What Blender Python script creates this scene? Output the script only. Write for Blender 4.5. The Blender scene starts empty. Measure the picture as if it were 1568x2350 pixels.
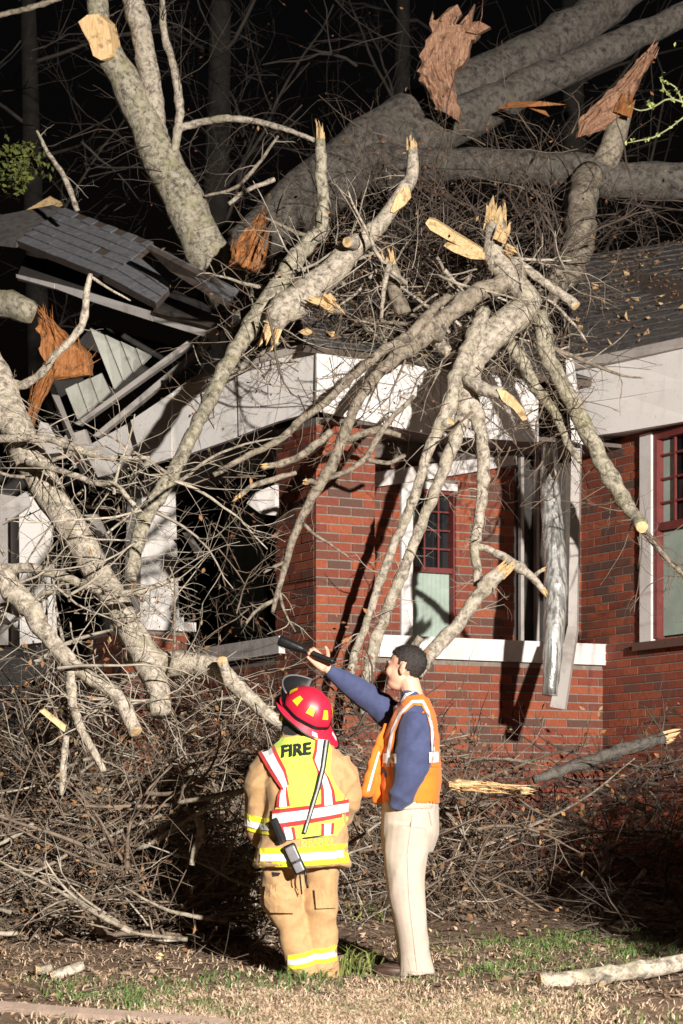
import bpy, math, random
import numpy as np
from mathutils import Vector, Matrix, noise
from mathutils.bvhtree import BVHTree

R = random.Random(7)
NR = np.random.default_rng(11)
SC = bpy.context.scene
COL = SC.collection

# ------------------------------------------------------------------ camera, sky, flood light, exposure
F = 5500.0            # focal length in units of a 1568 x 2350 picture
HOR = 1900.0          # height of the horizon in that picture
CAMZ = 0.83
cam_d = bpy.data.cameras.new('camera')
cam = bpy.data.objects.new('camera', cam_d); COL.objects.link(cam)
cam.location = (0, 0, CAMZ); cam.rotation_euler = (math.radians(90), 0, 0)
cam_d.sensor_fit = 'VERTICAL'; cam_d.sensor_height = 24.0
cam_d.lens = 24.0 * F / 2350.0
cam_d.shift_y = (HOR - 1175.0) / 2350.0
cam_d.clip_end = 300
cam_d.dof.use_dof = True; cam_d.dof.focus_distance = 15.8
cam_d.dof.aperture_fstop = cam_d.lens / 1000.0 / 0.020
SC.camera = cam

world = bpy.data.worlds.new("World"); SC.world = world; world.use_nodes = True
wt = world.node_tree
sky = wt.nodes.new('ShaderNodeTexSky'); sky.sky_type = 'NISHITA'; sky.sun_disc = False
sky.sun_elevation = math.radians(-2.5); sky.sun_rotation = math.radians(200)
wt.links.new(sky.outputs[0], wt.nodes['Background'].inputs[0])
wt.nodes['Background'].inputs[1].default_value = 0.02

# the fire crew's flood light on its mast beside the photographer
ld = bpy.data.lights.new('flood_light', 'SPOT')
ld.energy = 32000; ld.color = (1.0, 0.94, 0.865); ld.spot_size = math.radians(46); ld.spot_blend = 0.35
ld.shadow_soft_size = 0.19
lamp = bpy.data.objects.new('flood_light', ld); COL.objects.link(lamp)
lamp.location = (6.1, -2.4, 4.9)
tgt = Vector((-0.1, 18.0, 2.6))
lamp.rotation_euler = (tgt - lamp.location).to_track_quat('-Z', 'Y').to_euler()

SC.view_settings.view_transform = 'Standard'; SC.view_settings.look = 'None'
SC.view_settings.exposure = 0.0; SC.view_settings.gamma = 1.0; SC.view_settings.use_curve_mapping = False

# ------------------------------------------------------------------ helpers
def P(px, py, Y):
    return Vector(((px - 784.0) / F * Y, Y, CAMZ + (HOR - py) / F * Y))

def ground(x, y):
    if y < 13.25:
        z = 0.095 * (y - 13.25)
        if y < 10.6: z = max(-0.25 - 0.18 * (10.6 - y), -0.80)
    else:
        z = 0.10 * (y - 13.25)
        if y > 17.8: z = 0.455 + 0.01 * (y - 17.8)
    return z

ORIG = {}
def tag(o, label, cat, group=None, kind=None):
    if label: o['label'] = label
    if cat: o['category'] = cat
    if group: o['group'] = group
    if kind: o['kind'] = kind
    return o

def empty(name, loc, label, cat, group=None):
    o = bpy.data.objects.new(name, None); COL.objects.link(o); o.location = loc
    ORIG[o.name] = Vector(loc)
    return tag(o, label, cat, group)

def mk(name, V, Fc, mats, parent=None, origin=None, smooth=False, mi=None):
    """world-space verts -> one mesh object; a child's vertices are kept relative to its thing's base"""
    V = np.asarray(V, dtype=np.float64).reshape(-1, 3)
    if not isinstance(mats, (list, tuple)): mats = [mats]
    if parent is not None: o0 = ORIG[parent.name]
    elif origin is not None: o0 = Vector(origin)
    else: o0 = Vector((V[:, 0].mean(), V[:, 1].mean(), V[:, 2].min()))
    W = V - np.array(o0)
    me = bpy.data.meshes.new(name)
    if isinstance(Fc, np.ndarray) and Fc.ndim == 2:
        n, k = Fc.shape
        me.vertices.add(len(W)); me.vertices.foreach_set('co', W.astype(np.float32).ravel())
        me.loops.add(n * k); me.loops.foreach_set('vertex_index', Fc.astype(np.int32).ravel())
        me.polygons.add(n); me.polygons.foreach_set('loop_start', np.arange(0, n * k, k, dtype=np.int32))
        me.update(calc_edges=True)
    else:
        me.from_pydata([tuple(v) for v in W], [], [tuple(f) for f in Fc])
    for m in mats: me.materials.append(m)
    if mi is not None: me.polygons.foreach_set('material_index', np.asarray(mi, dtype=np.int32))
    if smooth: me.polygons.foreach_set('use_smooth', np.ones(len(me.polygons), dtype=bool))
    me.update()
    o = bpy.data.objects.new(name, me); COL.objects.link(o)
    if parent is not None: o.parent = parent; ORIG[o.name] = o0
    else: o.location = o0; ORIG[o.name] = o0
    return o

class MB:
    def __init__(s): s.v = []; s.f = []; s.m = []
    def add(s, V, Fc, m=0):
        b = len(s.v); s.v.extend([tuple(v) for v in V])
        s.f.extend([tuple(i + b for i in f) for f in Fc]); s.m.extend([m] * len(Fc))
    def obj(s, name, mats, parent=None, origin=None, smooth=False):
        return mk(name, s.v, s.f, mats, parent, origin, smooth, s.m)

BOXF = [(0, 3, 2, 1), (4, 5, 6, 7), (0, 1, 5, 4), (1, 2, 6, 5), (2, 3, 7, 6), (3, 0, 4, 7)]
def boxv(o, ax, ay, az):
    o, ax, ay, az = Vector(o), Vector(ax), Vector(ay), Vector(az)
    return [o, o + ax, o + ax + ay, o + ay, o + az, o + ax + az, o + ax + ay + az, o + ay + az]

def prism(pts, th):
    """polygon of world points pushed back by vector th"""
    n = len(pts); V = [Vector(p) for p in pts] + [Vector(p) + Vector(th) for p in pts]
    Fc = [tuple(range(n)), tuple(range(2 * n - 1, n - 1, -1))]
    for i in range(n):
        j = (i + 1) % n; Fc.append((j, i, i + n, j + n))
    return V, Fc

def catmull(pts, step):
    pts = [np.array(p, float) for p in pts]
    if len(pts) == 1: return np.array(pts)
    P_ = [2 * pts[0] - pts[1]] + pts + [2 * pts[-1] - pts[-2]]
    out = []
    for i in range(1, len(P_) - 2):
        a, b, c, d = P_[i - 1:i + 3]
        n = max(2, int(np.linalg.norm((c - b)[:3]) / step))
        for k in range(n):
            t = k / n
            out.append(0.5 * (2 * b + (c - a) * t + (2 * a - 5 * b + 4 * c - d) * t * t + (3 * b - a - 3 * c + d) * t ** 3))
    out.append(pts[-1]); return np.array(out)

def tube(path, sides=10, rough=0.0, seed=0, cap=True, ell=None):
    """path rows x y z r -> verts, faces. ell = (axis vector, factor) flattens the section"""
    path = np.asarray(path, float); n = len(path)
    T = np.gradient(path[:, :3], axis=0); T /= np.linalg.norm(T, axis=1)[:, None] + 1e-9
    ref = np.array([0.31, 0.87, 0.37]) if abs(T[0][1]) < 0.8 else np.array([0.9, 0.1, 0.4])
    nv = np.cross(T[0], ref); nv /= np.linalg.norm(nv)
    V = []
    for i in range(n):
        nv = nv - T[i] * nv.dot(T[i]); nv /= np.linalg.norm(nv) + 1e-9
        bv = np.cross(T[i], nv)
        for k in range(sides):
            a = 2 * math.pi * k / sides
            r = path[i, 3]
            d = nv * math.cos(a) + bv * math.sin(a)
            if rough:
                q = path[i, :3] + d * r
                r *= 1 + rough * (noise.noise(Vector(q * 5.5 / max(.05, path[:, 3].max() * 6)) + Vector((seed, 0, 0))) + 0.5 * noise.noise(Vector(q * 27) + Vector((0, seed, 0))))
            o = d * r
            if ell is not None:
                ax = np.array(ell[0]); o = o + ax * (o.dot(ax)) * (ell[1] - 1)
            V.append(path[i, :3] + o)
    Fc = []
    for i in range(n - 1):
        for k in range(sides):
            k2 = (k + 1) % sides
            Fc.append((i * sides + k, i * sides + k2, (i + 1) * sides + k2, (i + 1) * sides + k))
    if cap:
        Fc.append(tuple(range(sides - 1, -1, -1))); Fc.append(tuple(range((n - 1) * sides, n * sides)))
    return V, Fc

# ------------------------------------------------------------------ batches of thin twigs (vectorised)
def grow(starts, dirs, lens, r0, S=7, curl=0.35, droop=0.0, tip=0.3):
    N = len(starts); starts = np.asarray(starts, float); d = np.asarray(dirs, float)
    d = d / (np.linalg.norm(d, axis=1)[:, None] + 1e-9)
    lens = np.broadcast_to(np.asarray(lens, float), (N,)); r0 = np.broadcast_to(np.asarray(r0, float), (N,))
    paths = np.zeros((N, S, 4)); p = starts.copy()
    bend = NR.normal(0, curl * 0.5, (N, 3))
    for s in range(S):
        paths[:, s, :3] = p; paths[:, s, 3] = r0 * (1 - (1 - tip) * s / (S - 1))
        d = d + bend * 0.5 + NR.normal(0, curl * 0.55, (N, 3)); d[:, 2] -= droop
        d = d / (np.linalg.norm(d, axis=1)[:, None] + 1e-9)
        p = p + d * (lens / (S - 1))[:, None]
    return paths

def kids(paths, k, lf=(0.25, 0.6), rf=0.6, S=6, curl=0.35, droop=0.0, spread=0.9, t0=0.25):
    N, S0, _ = paths.shape; M = N * k
    idx = np.repeat(np.arange(N), k); t = NR.uniform(t0, 0.97, M) * (S0 - 1)
    i0 = np.minimum(t.astype(int), S0 - 2); fr = (t - i0)[:, None]
    st = paths[idx, i0] * (1 - fr) + paths[idx, i0 + 1] * fr
    d = paths[idx, i0 + 1, :3] - paths[idx, i0, :3]
    seg = np.linalg.norm(d, axis=1)[:, None]; L = seg[:, 0] * (S0 - 1); d = d / (seg + 1e-9)
    rv = NR.normal(0, 1, (M, 3)); rv -= d * (rv * d).sum(1)[:, None]; rv /= np.linalg.norm(rv, axis=1)[:, None] + 1e-9
    return grow(st[:, :3], d * 0.75 + rv * spread, L * NR.uniform(lf[0], lf[1], M), st[:, 3] * rf, S, curl, droop)

def tubes_mesh(plist, sides=4):
    Vs, Fs, base = [], [], 0
    for paths in plist:
        N, S, _ = paths.shape
        T = np.gradient(paths[:, :, :3], axis=1); T /= np.linalg.norm(T, axis=2)[:, :, None] + 1e-9
        ref = np.array([0.35, 0.2, 0.91]); n1 = np.cross(T, ref); n1 /= np.linalg.norm(n1, axis=2)[:, :, None] + 1e-6
        n2 = np.cross(T, n1)
        ang = np.arange(sides) * 2 * np.pi / sides
        V = paths[:, :, None, :3] + paths[:, :, None, 3:4] * (n1[:, :, None] * np.cos(ang)[:, None] + n2[:, :, None] * np.sin(ang)[:, None])
        Vs.append(V.reshape(-1, 3))
        s, k, nn = np.meshgrid(np.arange(S - 1), np.arange(sides), np.arange(N), indexing='ij')
        k2 = (k + 1) % sides; o = base + nn * S * sides
        Fs.append(np.stack([o + s * sides + k, o + s * sides + k2, o + (s + 1) * sides + k2, o + (s + 1) * sides + k], -1).reshape(-1, 4))
        base += N * S * sides
    return np.concatenate(Vs), np.concatenate(Fs)

def leaf_mesh(pts, size, flat=0.0):
    """small bent leaf quads (two quads folded on the midrib) at pts"""
    N = len(pts); pts = np.asarray(pts, float); size = np.broadcast_to(size, (N,))[:, None]
    a = NR.normal(0, 1, (N, 3)); a[:, 2] *= (1 - flat); a /= np.linalg.norm(a, axis=1)[:, None]
    b = NR.normal(0, 1, (N, 3)); b[:, 2] *= (1 - flat); b -= a * (a * b).sum(1)[:, None]; b /= np.linalg.norm(b, axis=1)[:, None]
    c = np.cross(a, b) * 0.25
    V = np.stack([pts - a * size, pts + b * size * .5 + c * size, pts + a * size, pts - b * size * .5 + c * size], 1).reshape(-1, 3)
    o = np.arange(N)[:, None] * 4
    return V, np.concatenate([o + np.array([[0, 1, 2]]), o + np.array([[0, 2, 3]])]).astype(int)

# ------------------------------------------------------------------ materials
def new_mat(name):
    m = bpy.data.materials.new(name); m.use_nodes = True
    nt = m.node_tree; return m, nt, nt.nodes['Principled BSDF']

def ramp(nt, fac, stops, interp='LINEAR'):
    r = nt.nodes.new('ShaderNodeValToRGB'); r.color_ramp.interpolation = interp
    e = r.color_ramp.elements
    while len(e) < len(stops): e.new(0.5)
    for el, (p, c) in zip(e, stops): el.position = p; el.color = (*c, 1)
    nt.links.new(fac, r.inputs[0]); return r.outputs[0]

def nz(nt, scale, detail=4, rough=0.6, vec=None, dist=0.0):
    n = nt.nodes.new('ShaderNodeTexNoise'); n.inputs['Scale'].default_value = scale
    n.inputs['Detail'].default_value = detail; n.inputs['Roughness'].default_value = rough; n.inputs['Distortion'].default_value = dist
    if vec is not None: nt.links.new(vec, n.inputs['Vector'])
    return n.outputs[0]

def objco(nt, scale=(1, 1, 1), rot=(0, 0, 0)):
    t = nt.nodes.new('ShaderNodeTexCoord'); mp = nt.nodes.new('ShaderNodeMapping')
    mp.inputs['Scale'].default_value = scale; mp.inputs['Rotation'].default_value = rot
    nt.links.new(t.outputs['Object'], mp.inputs[0]); return mp.outputs[0]

def mix(nt, fac, a, b, mode='MIX'):
    m = nt.nodes.new('ShaderNodeMix'); m.data_type = 'RGBA'; m.blend_type = mode
    if isinstance(fac, float): m.inputs[0].default_value = fac
    else: nt.links.new(fac, m.inputs[0])
    for i, c in ((6, a), (7, b)):
        if isinstance(c, tuple): m.inputs[i].default_value = (*c, 1)
        else: nt.links.new(c, m.inputs[i])
    return m.outputs[2]

def bump(nt, bs, h, strength, dist):
    b = nt.nodes.new('ShaderNodeBump'); b.inputs['Strength'].default_value = strength; b.inputs['Distance'].default_value = dist
    nt.links.new(h, b.inputs['Height']); nt.links.new(b.outputs[0], bs.inputs['Normal'])

def mat_bark(name, light, dark, lichen, s=1.0, bs_=0.6):
    m, nt, b = new_mat(name); co = objco(nt)
    n1 = nz(nt, 16 * s, 6, 0.72, co, 0.4); n2 = nz(nt, 55 * s, 4, 0.7, co); n3 = nz(nt, 5 * s, 3, 0.6, co)
    c = ramp(nt, n1, [(0.34, dark), (0.47, tuple(x * .62 for x in light)), (0.56, light), (0.8, tuple(min(1, x * 1.18) for x in light))])
    c = mix(nt, ramp(nt, n3, [(0.5, (0, 0, 0)), (0.72, (.65, .65, .65))]), c, lichen)
    c = mix(nt, ramp(nt, n2, [(0.27, (.8, .8, .8)), (0.4, (0, 0, 0))]), c, tuple(x * .5 for x in dark))
    nt.links.new(c, b.inputs['Base Color']); b.inputs['Roughness'].default_value = 0.9
    add = nt.nodes.new('ShaderNodeMath'); add.operation = 'ADD'; nt.links.new(n1, add.inputs[0]); nt.links.new(n2, add.inputs[1])
    bump(nt, b, add.outputs[0], bs_, 0.02); return m

def mat_wood(name, c1, c2, c3, rot=(0, .25, 0), sc=(38, 38, 4)):
    m, nt, b = new_mat(name); co = objco(nt, sc, rot)
    n1 = nz(nt, 2.0, 4, 0.7, co, 0.6); n2 = nz(nt, 14, 3, 0.6, objco(nt))
    c = ramp(nt, n1, [(0.3, c1), (0.52, c2), (0.72, c3)])
    c = mix(nt, ramp(nt, n2, [(0.33, (.7, .7, .7)), (0.46, (0, 0, 0))]), c, tuple(x * .35 for x in c1))
    nt.links.new(c, b.inputs['Base Color']); b.inputs['Roughness'].default_value = 0.8
    bump(nt, b, n1, 0.5, 0.01); return m

def mat_plain(name, col, rough=0.8, var=0.25, scale=12.0, metal=0.0, bmp=0.0, spec=None):
    m, nt, b = new_mat(name); co = objco(nt); n = nz(nt, scale, 5, 0.65, co)
    c = ramp(nt, n, [(0.3, tuple(x * (1 - var) for x in col)), (0.7, tuple(min(1, x * (1 + var * .6)) for x in col))])
    nt.links.new(c, b.inputs['Base Color']); b.inputs['Roughness'].default_value = rough; b.inputs['Metallic'].default_value = metal
    if spec is not None: b.inputs['Specular IOR Level'].default_value = spec
    if bmp: bump(nt, b, nz(nt, scale * 4, 4, .6, co), bmp, 0.01)
    return m

def mat_island(name, cols, rough=0.9):
    """colour varies from blade to blade / leaf to leaf"""
    m, nt, b = new_mat(name); g = nt.nodes.new('ShaderNodeNewGeometry')
    n = len(cols); c = ramp(nt, g.outputs['Random Per Island'], [((i + .5) / n, c) for i, c in enumerate(cols)])
    nt.links.new(c, b.inputs['Base Color']); b.inputs['Roughness'].default_value = rough; return m

def mat_paint(name, col, dirt=(.2, .18, .15), amount=0.5):
    m, nt, b = new_mat(name); co = objco(nt)
    n1 = nz(nt, 3.2, 7, 0.72, objco(nt, (1, 1, .45)), 0.5); n2 = nz(nt, 40, 4, .7, co)
    f = ramp(nt, n1, [(0.5, (0, 0, 0)), (0.78, (amount,) * 3)])
    c = mix(nt, f, col, dirt)
    c = mix(nt, ramp(nt, n2, [(0.30, (.55,) * 3), (0.38, (0, 0, 0))]), c, dirt)
    nt.links.new(c, b.inputs['Base Color']); b.inputs['Roughness'].default_value = 0.6
    bump(nt, b, n2, 0.15, 0.004); return m

M = {}
M['bark_pale'] = mat_bark('bark_pale', (.68, .585, .47), (.11, .085, .06), (.48, .435, .29), 1.35, .7)
M['bark_mossy'] = mat_bark('bark_mossy', (.55, .49, .37), (.08, .065, .045), (.33, .305, .14), 1.3, .7)
M['bark_mid'] = mat_bark('bark_mid', (.44, .365, .28), (.065, .05, .037), (.29, .25, .16), 1.3, .7)
M['bark_trunk'] = mat_bark('bark_trunk', (.185, .16, .137), (.028, .022, .017), (.13, .12, .09), 1.0, 1.0)
M['bark_far'] = mat_bark('bark_far', (.018, .014, .010), (.008, .006, .005), (.016, .015, .010), 0.5)
M['wood'] = mat_wood('fresh_wood', (.62, .36, .14), (.80, .56, .29), (.86, .66, .40))
M['wood_red'] = mat_wood('split_heartwood', (.19, .088, .05), (.38, .20, .12), (.58, .39, .26))
M['wood_orange'] = mat_wood('torn_orange_wood', (.20, .065, .018), (.40, .155, .045), (.52, .27, .11))
M['twig_pale'] = mat_plain('twig_pale', (.44, .38, .30), .9, .55, 9)
M['twig_brown'] = mat_plain('twig_brown', (.21, .155, .112), .9, .6, 7)
M['twig_dark'] = mat_plain('twig_dark', (.10, .072, .055), .9, .5, 6)
M['twig_far'] = mat_plain('twig_far', (.055, .043, .035), .9, .5, 5)
M['bud'] = mat_plain('bud', (.26, .09, .045), .8, .4, 20)
M['green_bud'] = mat_plain('green_bud', (.26, .30, .08), .7, .3, 20)
M['green_twig'] = mat_plain('green_twig', (.24, .245, .125), .8, .3, 20)
M['dead_leaf'] = mat_island('dead_leaf', [(.16, .07, .03), (.30, .13, .05), (.42, .22, .09), (.10, .055, .03), (.36, .25, .14)])
M['crushed'] = mat_island('crushed_leaf', [(.13, .085, .05), (.20, .13, .08), (.08, .05, .032), (.26, .185, .125), (.05, .035, .025), (.16, .12, .085)])
M['litter'] = mat_island('leaf_litter', [(.20, .12, .07), (.30, .19, .11), (.42, .29, .19), (.12, .075, .045), (.50, .38, .27), (.07, .045, .03)])
M['dry_grass'] = mat_island('dry_grass', [(.70, .53, .37), (.54, .40, .26), (.80, .64, .47), (.38, .27, .17), (.64, .46, .31)])
M['green_grass'] = mat_island('green_grass', [(.10, .19, .045), (.16, .24, .06), (.07, .13, .03), (.21, .25, .08), (.11, .20, .06)])
M['weed'] = mat_island('weed_leaf', [(.16, .22, .05), (.26, .28, .07), (.10, .15, .035), (.32, .30, .10)])
M['evergreen'] = mat_island('evergreen_leaf', [(.12, .15, .03), (.19, .19, .035), (.08, .11, .025)])
M['white'] = mat_paint('white_paint', (.80, .76, .73), (.32, .28, .24), .45)
M['white_dirty'] = mat_paint('grimy_white_paint', (.74, .69, .66), (.26, .22, .19), .75)
M['grey_board'] = mat_paint('weathered_grey_board', (.44, .40, .37), (.16, .13, .11), .8)
M['slat_paint'] = mat_paint('pale_green_grey_paint', (.52, .52, .46), (.2, .18, .14), .8)
M['dark_board'] = mat_plain('dark_board', (.10, .075, .06), .8, .4, 8)
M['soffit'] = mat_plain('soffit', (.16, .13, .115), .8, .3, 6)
M['mortar'] = mat_plain('mortar', (.27, .225, .19), .95, .3, 30, bmp=.3)
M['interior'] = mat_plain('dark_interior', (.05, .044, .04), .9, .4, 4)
M['glass'] = mat_plain('window_glass', (.012, .013, .015), .12, .1, 3)
M['curtain'] = mat_plain('curtain', (.36, .44, .38), .8, .2, 5)
M['red_trim'] = mat_plain('red_trim', (.17, .032, .028), .55, .25, 10)
def mat_metal():
    m, nt, b = new_mat('galvanised_metal'); n = nz(nt, 1.0, 4, .6, objco(nt, (26, 26, 1.2))); n2 = nz(nt, 9, 4, .6, objco(nt))
    c = ramp(nt, n, [(.32, (.10, .09, .075)), (.46, (.34, .33, .31)), (.56, (.72, .71, .69)), (.66, (.30, .26, .20))])
    nt.links.new(c, b.inputs['Base Color']); b.inputs['Metallic'].default_value = .35; b.inputs['Roughness'].default_value = .34
    bump(nt, b, n2, .5, .03); return m
M['metal'] = mat_metal()
M['shingle'] = mat_plain('slate_shingle', (.19, .19, .205), .85, .35, 22, bmp=.5)
M['shingle_dark'] = mat_plain('roof_shingle', (.125, .112, .105), .9, .45, 14, bmp=.5)
M['kerb'] = mat_plain('concrete', (.42, .31, .245), .9, .25, 18, bmp=.4)
M['asphalt'] = mat_plain('asphalt', (.05, .05, .052), .9, .25, 40, bmp=.4)

def mat_brick(name, src):
    m, nt, b = new_mat(name)
    if src == 'obj': f = nt.nodes.new('ShaderNodeObjectInfo').outputs['Random']
    else: f = nt.nodes.new('ShaderNodeNewGeometry').outputs['Random Per Island']
    cols = [(.34, .078, .034), (.27, .060, .029), (.39, .098, .040), (.165, .065, .042), (.30, .066, .030), (.125, .062, .045), (.24, .054, .029), (.36, .086, .035), (.19, .058, .034)]
    c = ramp(nt, f, [(i / len(cols), x) for i, x in enumerate(cols)], 'CONSTANT')
    co = objco(nt); n = nz(nt, 30, 5, .7, co)
    c = mix(nt, ramp(nt, n, [(.35, (.55,) * 3), (.6, (0, 0, 0))]), c, (.10, .04, .028))
    nt.links.new(c, b.inputs['Base Color']); b.inputs['Roughness'].default_value = .85
    bump(nt, b, n, .35, .006); return m
M['brick'] = mat_brick('brick_face', 'obj'); M['brick_many'] = mat_brick('brick_face_many', 'island')

def mat_ground():
    m, nt, b = new_mat('yard_soil'); co = objco(nt)
    n1 = nz(nt, 0.9, 5, .65, co); n2 = nz(nt, 9, 6, .75, co, .4); n3 = nz(nt, 45, 4, .7, objco(nt, (.5, 1.6, 1)))
    c = ramp(nt, n2, [(.28, (.05, .030, .019)), (.48, (.19, .112, .068)), (.62, (.31, .20, .13)), (.8, (.45, .32, .22))])
    c2 = ramp(nt, n3, [(.3, (.07, .045, .028)), (.55, (.24, .155, .10)), (.75, (.46, .34, .24))])
    c = mix(nt, .5, c, c2)
    c = mix(nt, ramp(nt, n1, [(.5, (0, 0, 0)), (.7, (.55,) * 3)]), c, (.10, .10, .035))
    nt.links.new(c, b.inputs['Base Color']); b.inputs['Roughness'].default_value = .95
    bump(nt, b, n3, .9, .03); return m
M['ground'] = mat_ground()

# ------------------------------------------------------------------ ground
def build_ground():
    xs = np.unique(np.concatenate([np.linspace(-45, -4.2, 22), np.linspace(-4.2, 4.2, 150), np.linspace(4.2, 45, 22)]))
    ys = np.unique(np.concatenate([np.linspace(10.6, 11.2, 6), np.linspace(11.2, 18.5, 150), np.linspace(18.5, 90, 30)]))
    V = []
    for y in ys:
        for x in xs:
            z = ground(x, y)
            if abs(x) < 4.2 and 11 < y < 18.4:
                z += .018 * noise.noise(Vector((x * 2.2, y * 2.2, 0))) + .014 * noise.noise(Vector((x * 9, y * 9, 3)))
            V.append((x, y, z))
    nx = len(xs); j, i = np.meshgrid(np.arange(len(ys) - 1), np.arange(nx - 1), indexing='ij')
    Fc = np.stack([j * nx + i, j * nx + i + 1, (j + 1) * nx + i + 1, (j + 1) * nx + i], -1).reshape(-1, 4)
    tag(mk('ground', V, Fc, M['ground'], smooth=True), None, None, kind='structure')
    # sloping verge and the road the photographer stands on
    V = []
    yy = np.linspace(-40, 10.6, 40)
    for y in yy:
        for x in (-45, -4, 4, 45): V.append((x, y, ground(x, y) - (0.004 if y > 10.5 else 0)))
    Fc = [(a * 4 + b, a * 4 + b + 1, a * 4 + 5 + b, a * 4 + 4 + b) for a in range(39) for b in range(3)]
    mi = [1 if yy[a] < 7.2 else 0 for a in range(39) for b in range(3)]
    tag(mk('road', V, Fc, [M['ground'], M['asphalt']], smooth=True, mi=mi), None, None, kind='structure')
build_ground()

def gp(px, py):
    """ground point seen at a pixel"""
    Y = 11.0
    while Y < 40:
        p = P(px, py, Y)
        if p.z <= ground(p.x, Y) + 1e-4 and Y > 11.01: return p
        Y += 0.02
    return P(px, py, 18)

def kerb():
    pts = [P(-260, 2258, 12.35), P(0, 2296, 12.22), P(150, 2322, 12.06), P(330, 2352, 11.90), P(520, 2388, 11.7)]
    mb = MB(); V = []
    for p in pts:
        g = ground(p.x, p.y)
        V += [Vector((p.x, p.y + .10, g - .2)), Vector((p.x, p.y + .10, g + .035)), Vector((p.x + .005, p.y + .01, g + .045)), Vector((p.x, p.y - .04, g + .02)), Vector((p.x, p.y - .05, g - .3))]
    Fc = [(i * 5 + k, i * 5 + k + 1, i * 5 + k + 6, i * 5 + k + 5) for i in range(len(pts) - 1) for k in range(4)]
    mb.add(V, Fc); tag(mb.obj('kerb', M['kerb']), None, None, kind='structure')
kerb()

# ------------------------------------------------------------------ house frame
CO = Vector((-0.19, 18.0, 0)); UU = Vector((.883, .469, 0)); VV = Vector((-.469, .883, 0)); ZZ = Vector((0, 0, 1))
ROT = math.atan2(.469, .883)
def hp(a, b, z): return CO + UU * a + VV * b + ZZ * z
def onB(px, py, b):
    k = (px - 784) / F; o = CO + VV * b
    a = (k * o.y - o.x) / (UU.x - k * UU.y)
    Y = o.y + UU.y * a; return P(px, py, Y)
def onA(px, py, a):
    k = (px - 784) / F; o = CO + UU * a
    b = (k * o.y - o.x) / (VV.x - k * VV.y)
    Y = o.y + VV.y * b; return P(px, py, Y)
def hbox(mb, a0, a1, b0, b1, z0, z1, m=0):
    mb.add(boxv(hp(a0, b0, z0), UU * (a1 - a0), VV * (b1 - b0), ZZ * (z1 - z0)), BOXF, m)
def ab(p):
    d = Vector(p) - CO; return d.dot(UU), d.dot(VV)

house = empty('brick_house', (CO.x, CO.y, .45), 'red brick house with white eaves crushed under the fallen tree', 'house')
def hpart(name, mb, mats, parent=house, label=None):
    o = mb.obj(name, mats, parent)
    if label: o['label'] = label
    return o

BR = []   # brick records: centre, rotation, length, wall, weight
BH, CH, BL, BD = .057, .0675, .195, .030
def lay(wall, base, d, nrm, L, z0, z1, holes=(), wgt=1.0, start=0.0):
    """running bond on a wall face; d along, nrm outward"""
    rot = math.atan2(d.y, d.x); n = int((z1 - z0) / CH)
    for c in range(n):
        z = z0 + c * CH + CH / 2; x = start - (BL + .01) / 2 * (c % 2)
        while x < L - .02:
            x0, x1 = max(start, x), min(L, x + BL)
            x += BL + .01
            segs = [(x0, x1)]
            for (h0, h1, hz0, hz1) in holes:
                if hz0 < z < hz1:
                    ns = []
                    for s0, s1 in segs:
                        if s1 <= h0 or s0 >= h1: ns.append((s0, s1))
                        else:
                            if s0 < h0: ns.append((s0, h0))
                            if s1 > h1: ns.append((h1, s1))
                    segs = ns
            for s0, s1 in segs:
                if s1 - s0 < .025: continue
                ctr = Vector(base) + d * ((s0 + s1) / 2) + ZZ * z + nrm * (.008 - BD / 2 + R.uniform(-.002, .002))
                BR.append((ctr, rot, s1 - s0, wall, wgt))

GZ = .42
PT = 3.915   # top of the pier
W_ = {}
mb = MB(); hbox(mb, 0, .5, 0, .67, GZ, PT); W_['pier'] = hpart('porch_pier', mb, M['mortar'])
lay('pier', hp(0, 0, GZ), UU, -VV, .5, 0, PT - GZ, wgt=2.0, start=-.006)
lay('pier', hp(0, 0, GZ), VV, -UU, .67, 0, PT - GZ, wgt=1.6, start=.026)
lay('pier', hp(.5, 0, GZ), VV, UU, .45, 0, PT - GZ, wgt=.2, start=.026)
# parapet under the white ledge and the wall behind it
BP, BW = .15, .46
aR = 2.69
zs0 = P(884, 1512, 18.62).z   # underside of the ledge
zs1 = P(884, 1462, 18.62).z
mb = MB(); hbox(mb, .5, aR, BP, BP + .2, GZ, zs0 - .002); W_['parapet'] = hpart('low_wall', mb, M['mortar'])
lay('parapet', hp(.5, BP, GZ), UU, -VV, aR - .5, 0, zs0 - GZ - .01, wgt=1.5)
mb = MB()
hbox(mb, .46, aR + .05, BP - .05, BW - .002, zs0, zs1)
hpart('window_ledge', mb, M['white'])
# upper wall with window and dark doorway
def aOn(px, b): return ab(onB(px, 1300, b))[0]
w0, w1 = aOn(917, BW), aOn(1046, BW); d0, d1 = aOn(1180, BW), aOn(1318, BW)
zw1 = P(980, 1100, 18.8).z; ZT = P(1000, 1000, 18.9).z
mb = MB()
hbox(mb, .5, w0, BW, BW + .2, zs0, ZT + .3); hbox(mb, w1, d0, BW, BW + .2, zs0, ZT + .3)
hbox(mb, w0, w1, BW, BW + .2, zw1, ZT + .3); hbox(mb, d1, aR + .2, BW, BW + .2, zs0, ZT + .3)
W_['upper'] = hpart('window_wall', mb, M['mortar'])
lay('upper', hp(0, BW, zs1), UU, -VV, aR, 0, ZT - zs1, holes=[(w0, w1, -1, zw1 - zs1), (d0, d1, -1, 9)], wgt=1.2, start=.5)
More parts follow.
